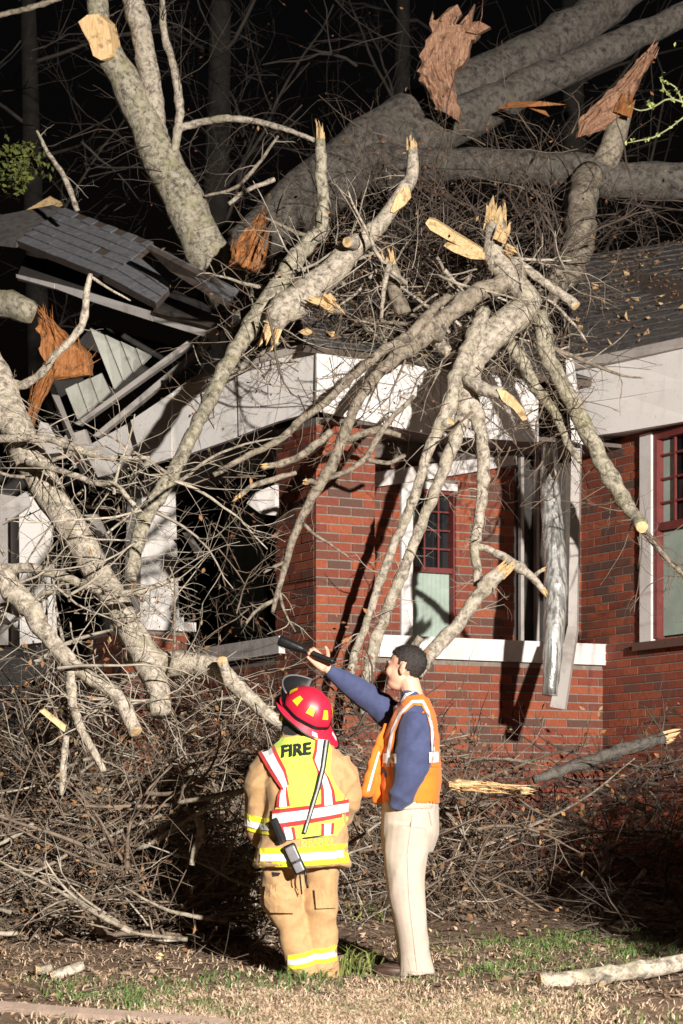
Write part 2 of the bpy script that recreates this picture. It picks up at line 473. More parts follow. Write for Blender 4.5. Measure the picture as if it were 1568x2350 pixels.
# right wing, running towards the street
mb = MB(); hbox(mb, aR, aR + .25, -2.6, BP + .0, GZ, zs0); 
rw0, rw1 = ab(onA(1505, 1300, aR))[1], -2.2
zr0 = onA(1540, 1462, aR).z; zr1 = onA(1540, 985, aR).z; ZR = onA(1400, 985, aR).z + .12
mb = MB()
hbox(mb, aR, aR + .25, rw0, BW, GZ, ZR + .2); hbox(mb, aR, aR + .25, -2.6, rw0, GZ, zr0)
hbox(mb, aR, aR + .25, -2.6, rw1, zr0, ZR + .2)
W_['wing'] = hpart('wing_wall', mb, M['mortar'])
nA = -UU
lay('wing', hp(aR, BW, GZ), -VV, nA, BW + 2.6, 0, ZR - GZ, holes=[(BW - rw0, BW - rw1, zr0 - GZ, 9)], wgt=1.0)
# bricks
def brick_pix(r):
    c, rot, L, w, g = r
    py = HOR - (c.z - CAMZ) / c.y * F; px = 784 + c.x / c.y * F
    vis = (0 < px < 1568) and py < 1830
    if w == 'pier': vis = vis and py < 1640
    if w == 'upper': vis = vis and py > 1040
    if w == 'parapet': vis = vis and py < 1740
    return (g if vis else 0) * L
BR.sort(key=brick_pix, reverse=True)
bm_ = []
for k in range(4):
    j = lambda: R.uniform(-.0015, .0015)
    V = [Vector((x + j(), y + j(), z + j())) for z in (-BH / 2, BH / 2) for (x, y) in ((-.5, -BD / 2), (.5, -BD / 2), (.5, BD / 2), (-.5, BD / 2))]
    me = bpy.data.meshes.new('brick'); me.from_pydata(V, [], BOXF); me.materials.append(M['brick']); bm_.append(me)
rest = {}
for i, (c, rot, L, w, g) in enumerate(BR):
    if i < 300:
        o = bpy.data.objects.new('brick', bm_[i % 4]); COL.objects.link(o); o.parent = W_[w]
        o.location = c - ORIG[W_[w].name]; o.rotation_euler = (0, 0, rot); o.scale = (L, 1, 1)
    else: rest.setdefault(w, []).append((c, rot, L))
for w, rs in rest.items():
    mb = MB()
    for c, rot, L in rs:
        d = Vector((math.cos(rot), math.sin(rot), 0)); n = Vector((-d.y, d.x, 0))
        mb.add(boxv(c - d * L / 2 - n * BD / 2 - ZZ * BH / 2, d * L, n * BD, ZZ * BH), BOXF)
    o = mb.obj('brickwork', M['brick_many'], W_[w]); o['kind'] = 'stuff'

# ---- front window
win = MB(); b0 = BW
hbox(win, w0 + .003, w0 + .105, b0 - .03, b0 + .12, zs1, zw1)       # white casing left
hbox(win, w0 + .105, w1, b0 - .03, b0 + .10, zw1 - .055, zw1)
wf = hpart('window', win, M['white'])
zm = onB(1000, 1308, BW).z
mb = MB()
ws0 = w0 + .108
for (x0, x1) in ((ws0, ws0 + .018), (w1 - .022, w1 - .004)): hbox(mb, x0, x1, b0 + .0, b0 + .09, zs1, zw1 - .056)
hbox(mb, ws0 + .018, w1 - .022, b0 + .01, b0 + .08, zm - .02, zm + .02)
hbox(mb, ws0 + .018, w1 - .022, b0 + .01, b0 + .08, zw1 - .085, zw1 - .056)
for t in (.36, .68):
    x = ws0 + (w1 - ws0) * t; hbox(mb, x - .007, x + .007, b0 + .045, b0 + .06, zm + .021, zw1 - .086)
for t in (.28, .52, .76):
    z = zm + (zw1 - .07 - zm) * t; hbox(mb, ws0 + .019, w1 - .023, b0 + .047, b0 + .058, z - .007, z + .007)
hpart('sash', mb, M['red_trim'], wf)
mb = MB(); hbox(mb, ws0 + .018, w1 - .022, b0 + .085, b0 + .09, zs1, zw1 - .056); hpart('pane', mb, M['glass'], wf)
def curtain(name, a0, a1, b, z0, z1, par, n=26, amp=.012):
    V = []; 
    for i in range(n + 1):
        a = a0 + (a1 - a0) * i / n
        for z in (z0, z1): V.append(hp(a, b + amp * math.sin(i * 1.9), z))
    return mk(name, V, [(2 * i, 2 * i + 2, 2 * i + 3, 2 * i + 1) for i in range(n)], M['curtain'], par, smooth=True)
curtain('curtain', ws0 + .02, ws0 + .10, b0 + .065, zm + .022, zw1 - .09, wf, 8, .006)
curtain('blind', ws0 + .02, w1 - .024, b0 + .06, zs1, zm - .022, wf, 30, .004)
# ---- sagging header board over window
mb = MB(); V, Fc = prism([onB(858, 1084, .40), onB(1010, 1062, .40), onB(1186, 1044, .40), onB(1188, 1066, .40), onB(1010, 1096, .40), onB(858, 1118, .40)][::-1], VV * .03)
mb.add(V, Fc); hpart('header_board', mb, M['white_dirty'])
# ---- dark doorway with storm door frame
mb = MB(); hbox(mb, .505, d0 - .01, BW - .05, BW - .015, P(1000, 1058, 18.9).z, ZT + .1); hpart('dark_band', mb, M['soffit'])  # dark strip added below the soffit to make the dark band
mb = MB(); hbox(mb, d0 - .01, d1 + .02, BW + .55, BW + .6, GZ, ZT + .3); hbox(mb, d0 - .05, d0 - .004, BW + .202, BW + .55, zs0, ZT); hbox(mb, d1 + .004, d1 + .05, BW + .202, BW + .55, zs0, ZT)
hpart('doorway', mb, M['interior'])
mb = MB(); x = aOn(1199, BW); hbox(mb, x, x + .03, BW + .02, BW + .06, zs1, ZT); x = aOn(1240, BW); hbox(mb, x, x + .025, BW + .05, BW + .1, zs1, ZT)
hpart('door_frame', mb, M['grey_board'])
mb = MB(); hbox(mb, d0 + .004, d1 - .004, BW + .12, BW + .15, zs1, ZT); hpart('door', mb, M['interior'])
# ---- wing window
mb = MB(); wb = [ab(onA(x, 1300, aR))[1] for x in (1480, 1506)]
hbox(mb, aR - .05, aR - .0025, wb[1], wb[0], zr0 - .02, zr1 + .0)
wf2 = hpart('window', mb, M['white'])
mb = MB(); c0 = ab(onA(1506, 1300, aR))[1]; zmid = onA(1540, 1205, aR).z
hbox(mb, aR - .03, aR + .05, c0 - .05, c0 - .002, zr0, zr1); hbox(mb, aR - .03, aR + .05, -2.1, c0 - .05, zr1 - .06, zr1); hbox(mb, aR - .02, aR + .05, -2.1, c0 - .05, zmid - .03, zmid + .03)
for k in range(3):
    bq = c0 - .05 - .19 * (k + 1); hbox(mb, aR + .0, aR + .02, bq - .008, bq + .008, zmid + .031, zr1 - .061)
for k in range(1, 4):
    z = zmid + (zr1 - zmid) * k / 4; hbox(mb, aR + .003, aR + .018, -2.1, c0 - .051, z - .008, z + .008)
hpart('sash', mb, M['red_trim'], wf2)
mb = MB(); hbox(mb, aR + .055, aR + .06, -2.1, c0, zr0, zr1); hpart('pane', mb, M['glass'], wf2)
mb = MB(); hbox(mb, aR + .03, aR + .035, c0 - .19, c0 - .055, zmid + .035, zr1 - .07); hbox(mb, aR + .03, aR + .035, -2.1, c0 - .055, zr0 + .02, zmid - .035); hpart('blind', mb, M['curtain'], wf2)
mb = MB(); hbox(mb, aR - .08, aR - .0025, -2.2, wb[0] + .06, zr0 - .085, zr0 - .022); hpart('window_sill', mb, M['brick_many'])
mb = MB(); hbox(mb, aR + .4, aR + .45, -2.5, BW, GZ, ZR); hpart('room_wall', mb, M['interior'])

# ---- eaves: white fascia boards, soffits
def slab(name, pts, th, mat, parent=house):
    mb = MB(); V, Fc = prism(pts, th); mb.add(V, Fc); return hpart(name, mb, mat, parent)
fB = -.16
slab('fascia_board', [onB(x, y, fB) for x, y in ((1010, 1001), (868, 972), (727, 943), (727, 806), (930, 832), (1010, 842))], VV * .03, M['white'])
slab('fascia_board', [onB(x, y, fB + .006) for x, y in ((1236, 1014), (1012, 1000), (1012, 843), (1200, 862), (1236, 872))], VV * .03, M['white'])
lA = lambda x, y, o=0.0: P(x, y, 17.86 + (725 - x) * .0030 + o + max(0, y - 900 - (725 - x) * .12) * .0006)
slab('fascia_board', [lA(x, y) for x, y in ((725, 943), (635, 968), (548, 1000), (545, 828), (700, 789), (725, 806))], Vector((.02, .05, 0)), M['white'])
slab('fascia_board', [lA(x, y, .02) for x, y in ((545, 1003), (415, 1048), (398, 1052), (396, 900), (438, 868), (542, 832))], Vector((.02, .05, 0)), M['white'])
slab('fascia_board', [lA(x, y, .0) for x, y in ((394, 1050), (330, 1072), (300, 965), (394, 902))], Vector((.02, .05, 0)), M['white'])
slab('fascia_board', [lA(x, y, .1) for x, y in ((335, 1068), (225, 1095), (190, 1030), (300, 968))], Vector((.02, .05, 0)), M['white'])
slab('fascia_lip', [lA(x, y, -.04) for x, y in ((700, 803), (545, 846), (440, 880), (436, 868), (545, 828), (700, 788))], Vector((.02, .05, 0)), M['grey_board'])
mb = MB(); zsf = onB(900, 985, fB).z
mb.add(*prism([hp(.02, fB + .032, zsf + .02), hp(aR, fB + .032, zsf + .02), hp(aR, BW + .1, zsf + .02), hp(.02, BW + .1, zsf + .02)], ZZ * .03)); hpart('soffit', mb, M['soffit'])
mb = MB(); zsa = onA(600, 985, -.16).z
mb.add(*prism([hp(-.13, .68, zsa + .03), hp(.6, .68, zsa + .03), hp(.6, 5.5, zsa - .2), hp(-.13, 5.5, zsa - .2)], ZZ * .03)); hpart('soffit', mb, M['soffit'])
# crown strip on top of front fascia, torn drip edge
slab('drip_edge', [onB(x, y, fB - .03) for x, y in ((880, 838), (880, 828), (930, 822), (1200, 851), (1200, 862), (930, 833))], VV * .05, M['dark_board'])
# right wing eave
re = [(1312, 838, 19.15), (1420, 818, 18.75), (1600, 780, 18.1), (1760, 745, 17.5)]
rl = [(1312, 1006, 19.15), (1420, 992, 18.75), (1600, 962, 18.1), (1760, 935, 17.5)]
thk = Vector((.05, .05, 0))
slab('fascia_board', [P(*rl[0]), P(*rl[1]), P(*rl[2]), P(*rl[3])] + [P(x, y + 85, Y) for x, y, Y in re[::-1]], thk, M['white'])
slab('fascia_board', [P(x, y - 78 if y > 900 else y, Y) + Vector((-.01, -.012, 0)) for x, y, Y in rl] + [P(x, y + 12, Y) + Vector((-.01, -.012, 0)) for x, y, Y in re[::-1]], thk, M['white'])
slab('gutter', [P(x, y + 16, Y) + Vector((-.05, -.06, 0)) for x, y, Y in re] + [P(x, y - 6, Y) + Vector((-.05, -.06, 0)) for x, y, Y in re[::-1]], thk * 1.1, M['grey_board'])
mb = MB(); mb.add(*prism([P(*rl[0]) + Vector((.06, .06, .02)), P(*rl[3]) + Vector((.06, .06, .02)), P(*rl[3]) + Vector((1.2, 1.0, .02)), P(*rl[0]) + Vector((1.2, 1.0, .02))], ZZ * .02)); hpart('soffit', mb, M['white_dirty'])

# ---- roofs
def roof_patch(name, c00, c10, c11, c01, rows, cols, mat, parent, stuff=True, keep=None, thick=.012, deck=True):
    """shingle courses on a bilinear patch; c00-c10 is the eave"""
    c00, c10, c11, c01 = map(Vector, (c00, c10, c11, c01))
    Q = lambda s, t: (c00 * (1 - s) + c10 * s) * (1 - t) + (c01 * (1 - s) + c11 * s) * t
    n = ((c10 - c00).cross(c01 - c00)).normalized()
    if n.z < 0: n = -n
    pr = parent
    if deck:
        mb = MB(); mb.add(*prism([Q(0, 0), Q(1, 0), Q(1, 1), Q(0, 1)], -n * .05)); pr = hpart(name, mb, M['dark_board'], parent)
    mb = MB()
    for r in range(rows):
        for c in range(-1, cols):
            s0 = (c + .5 * (r % 2)) / cols; s1 = s0 + .988 / cols; s0 = max(0, s0); s1 = min(1, s1)
            if s1 - s0 < .2 / cols: continue
            t0, t1 = r / rows, min(1, (r + 1.25) / rows)
            if keep and not keep((s0 + s1) / 2, (t0 + t1) / 2): continue
            up = .006 + .008 * R.random()
            A, B, C_, D = Q(s0, t0) + n * (up + .012), Q(s1, t0) + n * (up + .012), Q(s1, t1) + n * .004, Q(s0, t1) + n * .004
            V, Fc = prism([A, B, C_, D], -n * thick)
            if stuff: mb.add(V, Fc)
            else: mk('shingle', V, Fc, mat, pr)
    if stuff:
        o = mb.obj('shingles', mat, pr); o['kind'] = 'stuff'
    return pr
ez = onB(900, 815, fB).z
up = 2.9
roof_patch('roof', hp(-.2, fB - .02, ez), hp(aR + .3, fB - .02, ez - .05), hp(aR + .3, up, ez + 1.30), hp(1.3, up, ez + 1.35), 16, 18, M['shingle_dark'], house)
roof_patch('roof', P(1300, 832, 19.2), P(1780, 738, 17.4), P(1800, 520, 22.0), P(1345, 585, 22.8), 18, 26, M['shingle_dark'], house)

def roof_litter(c00, c10, c11, c01, n, wood=0):
    st = NR.random((n, 2)); st[:, 1] **= .7; c = [np.array(q) for q in (c00, c10, c11, c01)]
    pts = (c[0] * (1 - st[:, :1]) + c[1] * st[:, :1]) * (1 - st[:, 1:]) + (c[3] * (1 - st[:, :1]) + c[2] * st[:, :1]) * st[:, 1:]
    pts[:, 2] += .04; pts[:, 1] -= .02
    V, Fc = leaf_mesh(pts[wood:], NR.uniform(.008, .026, n - wood), .5); o = mk('dead_leaves', V, Fc, M['dead_leaf'], origin=pts[0]); o['kind'] = 'stuff'
    V, Fc = leaf_mesh(pts[:wood], NR.uniform(.02, .07, wood), .4); o = mk('wood_chips', V, Fc, M['wood'], origin=pts[0]); o['kind'] = 'stuff'
roof_litter(P(1300, 832, 19.2), P(1600, 775, 18.1), P(1650, 540, 22.0), P(1345, 600, 22.8), 520, 26)
roof_litter(hp(-.2, fB - .02, ez), hp(aR + .3, fB - .02, ez - .05), hp(aR + .3, up, ez + 1.30), hp(1.3, up, ez + 1.35), 1100, 60)

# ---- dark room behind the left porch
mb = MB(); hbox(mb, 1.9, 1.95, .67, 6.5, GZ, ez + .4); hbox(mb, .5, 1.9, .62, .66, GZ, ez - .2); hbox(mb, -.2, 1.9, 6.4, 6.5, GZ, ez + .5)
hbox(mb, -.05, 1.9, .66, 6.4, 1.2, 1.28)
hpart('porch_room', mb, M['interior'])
pb = 1.88
q = [ab(onA(x, 1300, pb))[1] for x in (612, 536, 528)]
mb = MB(); hbox(mb, pb - .03, pb, q[1], q[0], onA(570, 1455, pb).z, onA(570, 1165, pb).z); wp = hpart('window', mb, M['curtain'])
mb = MB(); hbox(mb, pb - .06, pb - .031, q[2] , q[1] + .02, onA(570, 1470, pb).z, onA(570, 1110, pb).z); hbox(mb, pb - .055, pb - .031, q[1] + .02, q[0], onA(570, 1310, pb).z - .02, onA(570, 1310, pb).z + .02); hpart('frame', mb, M['grey_board'], wp)

# ---- porch rail, column, pedestal along the left side
mb = MB(); sA = [(640, 1459), (452, 1489), (372, 1505)]
slab('porch_sill', [onA(x, y, -.06) for x, y in sA] + [onA(x, y + 40, -.06) for x, y in sA[::-1]], UU * .3, M['white_dirty'])
zpl = onA(600, 1506, 0).z
mb = MB(); hbox(mb, .0, .2, .66, 3.3, GZ, zpl - .02); W_['rail'] = hpart('porch_low_wall', mb, M['mortar'])
BR2 = len(BR); lay('rail', hp(0, .67, GZ), VV, -UU, 2.7, 0, zpl - GZ - .02)
colb = ab(onA(322, 1300, -.08))[1]
zc0, zc1, zp = onA(400, 1398, -.08).z, onA(330, 1075, -.08).z, onA(400, 1432, -.08).z
mb = MB(); cw = .37
V = [hp(-.08 + i, colb + j, zc0) for i, j in ((0, 0), (cw, 0), (cw, cw), (0, cw))] + [hp(-.08 + i, colb + j, zc1) for i, j in ((.03, .03), (cw - .03, .03), (cw - .03, cw - .03), (.03, cw - .03))]
mb.add(V, BOXF); hbox(mb, -.11, cw - .05, colb - .03, colb + cw + .03, zc0 - .045, zc0 - .0); hbox(mb, -.17, cw + .04, colb - .09, colb + cw + .09, zp, zc0 - .046)
hpart('porch_column', mb, M['white'])
mb = MB(); hbox(mb, -.24, cw - .02, colb - .02, colb + .75, GZ, zp - .002); W_['ped'] = hpart('column_pedestal', mb, M['mortar'])
lay('ped', hp(-.24, colb - .02, GZ), UU, -VV, cw + .22, 0, zp - GZ - .01); lay('ped', hp(-.24, colb - .02, GZ), VV, -UU, .77, 0, zp - GZ - .01, start=.026)
for w in ('rail', 'ped'):
    mb = MB()
    for c, rot, L, ww, g in BR[BR2:]:
        if ww != w: continue
        d = Vector((math.cos(rot), math.sin(rot), 0)); n = Vector((-d.y, d.x, 0))
        mb.add(boxv(c - d * L / 2 - n * BD / 2 - ZZ * BH / 2, d * L, n * BD, ZZ * BH), BOXF)
    o = mb.obj('brickwork', M['brick_many'], W_[w]); o['kind'] = 'stuff'
# second column further left, standing crooked
def fbox(pts, th): return prism(pts, th)
mb = MB(); mb.add(*prism([P(46, 1480, 20.6), P(132, 1470, 20.6), P(118, 1140, 20.6), P(44, 1140, 20.6)], Vector((-.12, .34, 0)))); hpart('porch_column', mb, M['white'], label='crooked white porch column near the left edge')
mb = MB(); mb.add(*prism([P(-20, 1480, 21), P(42, 1480, 21), P(40, 1140, 21), P(-20, 1130, 21)], Vector((-.1, .3, 0)))); hpart('porch_wall_board', mb, M['grey_board'])
# gable siding, built slat by slat
gt = [(207, 753), (242, 768), (277, 783), (312, 798), (348, 814)]
gb = [(262, 892), (283, 872), (305, 853), (326, 836), (349, 818)]
for k in range(4):
    a0, a1, b0_, b1_ = gt[k], gt[k + 1], gb[k], gb[k + 1]
    g = 4
    slab('siding_slat', [P(b0_[0], b0_[1], 20.6 - .0 * k), P(b1_[0] - g, b1_[1], 20.6), P(a1[0] - g, a1[1], 20.75), P(a0[0], a0[1], 20.75)], Vector((.01, .025, 0)), M['slat_paint'])
gt = [(150, 893), (180, 880), (208, 868), (238, 856)]; gb = [(178, 962), (203, 945), (228, 922), (256, 898)]
for k in range(3):
    a0, a1, b0_, b1_ = gt[k], gt[k + 1], gb[k], gb[k + 1]
    slab('siding_slat', [P(b0_[0], b0_[1], 20.7), P(b1_[0] - 4, b1_[1], 20.7), P(a1[0] - 4, a1[1], 20.8), P(a0[0], a0[1], 20.8)], Vector((.01, .025, 0)), M['slat_paint'])
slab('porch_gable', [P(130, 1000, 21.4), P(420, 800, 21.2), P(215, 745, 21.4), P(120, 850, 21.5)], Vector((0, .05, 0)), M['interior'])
slab('bargeboard', [P(172, 972, 20.4), P(182, 976, 20.4), P(440, 792, 20.0), P(436, 778, 20.0)], Vector((.02, .06, .0)), M['grey_board'])
slab('bargeboard', [P(212, 1000, 20.3), P(226, 1002, 20.3), P(480, 796, 19.9), P(474, 780, 19.9)], Vector((.02, .06, .0)), M['grey_board'])
slab('rafter', [P(390, 1002, 19.9), P(399, 1002, 19.9), P(397, 858, 19.8), P(388, 858, 19.8)], Vector((.01, .05, .0)), M['dark_board'])

# ---- torn porch roof lifted on the left (a thing of its own now)
tr = empty('torn_roof_section', P(300, 640, 20.4), 'torn grey shingled roof section with long white fascia, lifted at upper left', 'roof section')
ORIG[tr.name] = Vector(tr.location)
def tslab(name, pts, th, mat):
    mb = MB(); mb.add(*prism(pts, th)); return mb.obj(name, mat, tr)
keep = lambda s, t: not (t > .80 and (int(s * 9) % 2 == 1)) and R.random() > .03
rp = roof_patch('roof_deck', P(40, 556, 21.6), P(252, 640, 20.6), P(352, 556, 21.05), P(150, 478, 22.05), 6, 9, M['shingle'], tr, stuff=False, keep=keep)
roof_patch('roof_deck', P(236, 634, 20.6), P(358, 698, 20.05), P(396, 655, 20.3), P(322, 592, 20.85), 3, 4, M['shingle'], tr, stuff=False)
roof_patch('roof_deck', P(398, 612, 20.0), P(546, 706, 19.2), P(592, 688, 19.22), P(345, 560, 20.1), 2, 7, M['shingle'], tr, stuff=False)
tslab('hanging_shingle', [P(553, 734, 19.15), P(570, 732, 19.15), P(578, 698, 19.2), P(549, 706, 19.2)], Vector((0, .015, 0)), M['shingle'])
tslab('dark_eave', [P(-30, 548, 21.9), P(38, 556, 21.6), P(152, 480, 22.1), P(120, 470, 22.2), P(-30, 500, 22.2)], Vector((0, 0, -.05)), M['shingle_dark'])
fs = [(37, 629, 21.6), (127, 650, 21.2), (192, 667, 20.9), (346, 713, 20.2), (507, 744, 19.5)]
fl = [(38, 637, 21.6), (127, 662, 21.2), (192, 686, 20.9), (352, 737, 20.2), (503, 783, 19.5)]
for k in range(4):
    tslab('fascia_board', [P(*fl[k]), P(fl[k + 1][0] - 2, *fl[k + 1][1:]), P(fs[k + 1][0] - 2, *fs[k + 1][1:]), P(*fs[k])], Vector((.012, .03, 0)), M['white_dirty'])
tslab('fascia_lip', [P(352, 716, 20.1), P(505, 757, 19.42), P(508, 744, 19.42), P(354, 706, 20.1)], Vector((.01, .03, 0)), M['dark_board'])
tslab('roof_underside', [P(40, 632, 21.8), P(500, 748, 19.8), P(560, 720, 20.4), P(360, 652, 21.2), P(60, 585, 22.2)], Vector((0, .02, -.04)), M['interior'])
tslab('white_chip', [P(510, 774, 19.4), P(536, 758, 19.4), P(521, 716, 19.4)], Vector((.0, .03, 0)), M['white'])
tag(slab('loose_board', [P(58, 483, 22.6), P(94, 482, 22.5), P(143, 465, 22.6), P(115, 450, 22.7)], Vector((0, .03, -.02)), M['wood'], None), 'pale splintered board lying on top of the torn grey shingles', 'board')

# ---- crushed gutter downspout, broken post
def px_path(pts): return [(*P(x, y, Y), r / F * Y) for x, y, Y, r in pts]
mb = MB(); pth = catmull(px_path([(1262, 1020, 18.3, 17), (1262, 1120, 18.25, 22), (1272, 1250, 18.1, 26), (1276, 1380, 17.95, 27), (1270, 1480, 17.85, 24), (1262, 1595, 17.8, 17)]), .05)
V, Fc = tube(pth, 14, .16, 5)
mb.add(V, Fc); ds = mb.obj('crushed_downspout', M['metal'], smooth=True); tag(ds, 'crumpled shiny metal downspout hanging over the white window ledge', 'downspout')
def tsl(name, pts, th, mat, label, cat, group=None):
    mb = MB(); mb.add(*prism(pts, th)); return tag(mb.obj(name, mat), label, cat, group)
pst = empty('broken_post', P(1290, 1625, 17.8), 'narrow white post snapped and kinked beside the crumpled metal downspout', 'post')
mb = MB(); mb.add(*prism([P(1304, 1440, 18.3), P(1324, 1440, 18.3), P(1332, 1020, 18.6), P(1312, 1012, 18.6)], Vector((.02, .07, 0)))); mb.obj('upper_piece', M['grey_board'], pst)
mb = MB(); mb.add(*prism([P(1262, 1622, 17.75), P(1296, 1628, 17.75), P(1325, 1438, 18.24), P(1303, 1436, 18.24)], Vector((.02, .05, 0)))); mb.obj('lower_piece', M['grey_board'], pst)
mb = MB(); mb.add(*prism([P(1312, 1010, 18.45), P(1338, 1020, 18.45), P(1312, 818, 18.7), P(1298, 826, 18.7)], Vector((.02, .05, 0)))); mb.obj('top_piece', M['white'], pst)
tsl('trim_piece', [P(632, 1183, 18.15), P(600, 1180, 18.2), P(566, 1155, 18.25), P(585, 1130, 18.2), P(632, 1112, 18.15)], UU * .03, M['white_dirty'], 'loose white trim piece hanging left of the brick pier', 'trim')
BD_ = [([(92, 968), (128, 975), (146, 1038), (76, 1045)], 19.6, 'short grey board wedged upright among twigs at far left', 'white_dirty'),
       ([(148, 1000), (196, 985), (225, 1060), (170, 1075)], 19.8, 'wide grey board below the crossing bargeboards', 'grey_board'),
       ([(110, 885), (122, 880), (200, 1080), (186, 1088)], 19.3, 'thin grey lath slanting below the orange torn wood', 'grey_board'),
       ([(0, 1165), (60, 1128), (70, 1160), (5, 1205)], 19.0, 'grey board end above the crooked white column', 'white_dirty'),
       ([(190, 1180), (222, 1180), (252, 1240), (238, 1248)], 20.4, 'pale board leaning inside the dark porch behind the leaning trunk', 'grey_board'),
       ([(0, 1400), (40, 1415), (36, 1440), (0, 1430)], 17.0, 'white board end poking in at the left edge below the column', 'white'),
       ([(418, 1222), (432, 1222), (466, 1270), (452, 1278)], 20.6, 'grey stick of trim leaning right of the white column', 'grey_board')]
for pts, Y, lab, m in BD_:
    tsl('broken_board', [P(x, y, Y + .15 * (i % 2)) for i, (x, y) in enumerate(pts)][::-1], Vector((.01, .03, .0)), M[m], lab, 'board', 'boards torn from the porch')

# ------------------------------------------------------------------ limbs
def shards(mb, pos, d, r, n, ln, m=0):
    d = Vector(d).normalized(); ref = Vector((0, 0, 1)) if abs(d.z) < .8 else Vector((1, 0, 0))
    u = d.cross(ref).normalized(); v = d.cross(u)
    for k in range(n):
        a = R.uniform(0, 6.28); rr = r * math.sqrt(R.uniform(.05, .95)); c = Vector(pos) + (u * math.cos(a) + v * math.sin(a)) * rr
        w = r * R.uniform(.18, .45); L = ln * R.uniform(.35, 1.1)
        tip = c + d * L + (u * R.uniform(-1, 1) + v * R.uniform(-1, 1)) * L * .12
        q = [c - d * r * .6 + u * w * math.cos(t) + v * w * math.sin(t) for t in (0, 1.57, 3.14, 4.71)]
        mid = [c + d * L * .55 + (u * math.cos(t) + v * math.sin(t)) * w * .75 for t in (0.2, 1.77, 3.34, 4.9)]
        mb.add(q + mid + [tip], [(0, 1, 5, 4), (1, 2, 6, 5), (2, 3, 7, 6), (3, 0, 4, 7), (4, 5, 8), (5, 6, 8), (6, 7, 8), (7, 4, 8)], m)

def endpiece(kind, path, at_end, par, wood, name='broken_end'):
    p = path[-1] if at_end else path[0]; q = path[-3] if at_end else path[2]
    d = Vector(p[:3] - q[:3]).normalized(); r = p[3]; mb = MB()
    if kind == 'cut':
        ref = Vector((0, 0, 1)) if abs(d.z) < .8 else Vector((1, 0, 0)); u = d.cross(ref).normalized(); v = d.cross(u)
        n = 14; c = Vector(p[:3]) + d * .004
        ring = [c + (u * math.cos(6.283 * k / n) + v * math.sin(6.283 * k / n)) * r * R.uniform(.86, .97) for k in range(n)]
        back = [x - d * .03 for x in ring]
        mb.add(ring + back + [c + d * r * .1], [(k, (k + 1) % n, 2 * n) for k in range(n)] + [((k + 1) % n, k, k + n, (k + 1) % n + n) for k in range(n)])
        mb.obj('cut_end', wood, par)
    else:
        shards(mb, p[:3], d, r, 9, r * (4.5 if kind == 'long' else 2.6))
        mb.obj(name, wood, par)

TW = {}   # twig seeds per limb
def limb_path(pts, step=None):
    w = px_path(pts); r = max(q[3] for q in w)
    return catmull(w, step or max(.03, r * .55))

def limb(name, pts, mat, label=None, cat=None, parent=None, e0=None, e1=None, wood='wood', sides=None, rough=.16, group=None, twigs=0, tl=(.25, .7), tmat='twig_pale', tdroop=.03, tr=.0045):
    path = limb_path(pts); q_ = R.uniform(0, 99)
    if len(path) > 6:
        for i in range(1, len(path)):
            f_ = i * .42; r_ = path[i, 3] * (.1 if rough <= .1 else .30 if path[i, 3] < .085 else .14)
            path[i, :3] += np.array([noise.noise(Vector((f_, q_, 0))), noise.noise(Vector((f_, q_, 7))), noise.noise(Vector((f_, q_, 13)))]) * r_ * min(1, i / 3)
        for k in range(len(path) // 9):
            c_ = R.uniform(2, len(path) - 2); path[:, 3] *= 1 + R.uniform(.12, .32) * (1 if path[:, 3].max() < .085 else .4) * np.exp(-((np.arange(len(path)) - c_) / .8) ** 2)
    sd = sides or (14 if path[:, 3].max() > .05 else 9)
    V, Fc = tube(path, sd, rough, R.uniform(0, 99))
    o = mk(name, V, Fc, M[mat], parent, origin=None if parent else path[0][:3], smooth=True)
    if cat: tag(o, label, cat, group)
    elif label: o['label'] = label
    if e0: endpiece(e0, path, False, o if parent is None else parent, M[wood])
    if e1: endpiece(e1, path, True, o if parent is None else parent, M[wood])
    if twigs:
        t = NR.uniform(.08, .98, twigs) * (len(path) - 1); i = np.minimum(t.astype(int), len(path) - 2)
        st = path[i]; d = path[i + 1, :3] - path[i, :3]; d /= np.linalg.norm(d, axis=1)[:, None] + 1e-9
        rv = NR.normal(0, 1, (twigs, 3)); rv[:, 1] *= .7
        g1 = grow(st[:, :3], d * .7 + rv * .7, NR.uniform(tl[0], tl[1], twigs), tr * NR.uniform(.6, 1.5, twigs), 8, .3, tdroop)
        g2 = kids(g1, 2, (.25, .6), .65, 6, .35, tdroop)
        g3 = kids(g2, 1, (.3, .7), .7, 5, .4, tdroop)
        V, Fc = tubes_mesh([g1, g2, g3]); root = parent or o
        tw = mk('twigs', V, Fc, M[tmat], root, smooth=True); tw['kind'] = 'stuff'
    return o

# -- L1 upright pale limb behind the torn roof
T1 = limb('broken_tree_limb', [(560, 740, 20.5, 54), (525, 665, 20.5, 54), (488, 600, 20.5, 53), (445, 510, 20.5, 48), (405, 430, 20.55, 45), (372, 370, 20.6, 42), (335, 285, 20.6, 39), (300, 210, 20.6, 37), (262, 150, 20.6, 34), (240, 105, 20.6, 32), (226, 50, 20.65, 26), (222, -30, 20.7, 24)], 'bark_mossy',
          'thick upright pale limb with orange saw cut, behind the torn grey roof', 'tree limb', twigs=26, tl=(.4, 1.2), tmat='twig_dark', tdroop=.0)
limb('stem', [(385, 370, 20.6, 14), (362, 290, 20.6, 22), (348, 205, 20.6, 24), (334, 120, 20.6, 24), (318, 50, 20.6, 24), (300, -20, 20.6, 22)], 'bark_pale', parent=T1)
limb('stem', [(400, 350, 20.5, 9), (410, 290, 20.5, 10), (412, 230, 20.5, 10), (398, 150, 20.5, 9), (378, 80, 20.5, 8), (372, -10, 20.5, 6)], 'bark_pale', parent=T1, twigs=10, tl=(.3, .9), tmat='twig_dark', tdroop=0)
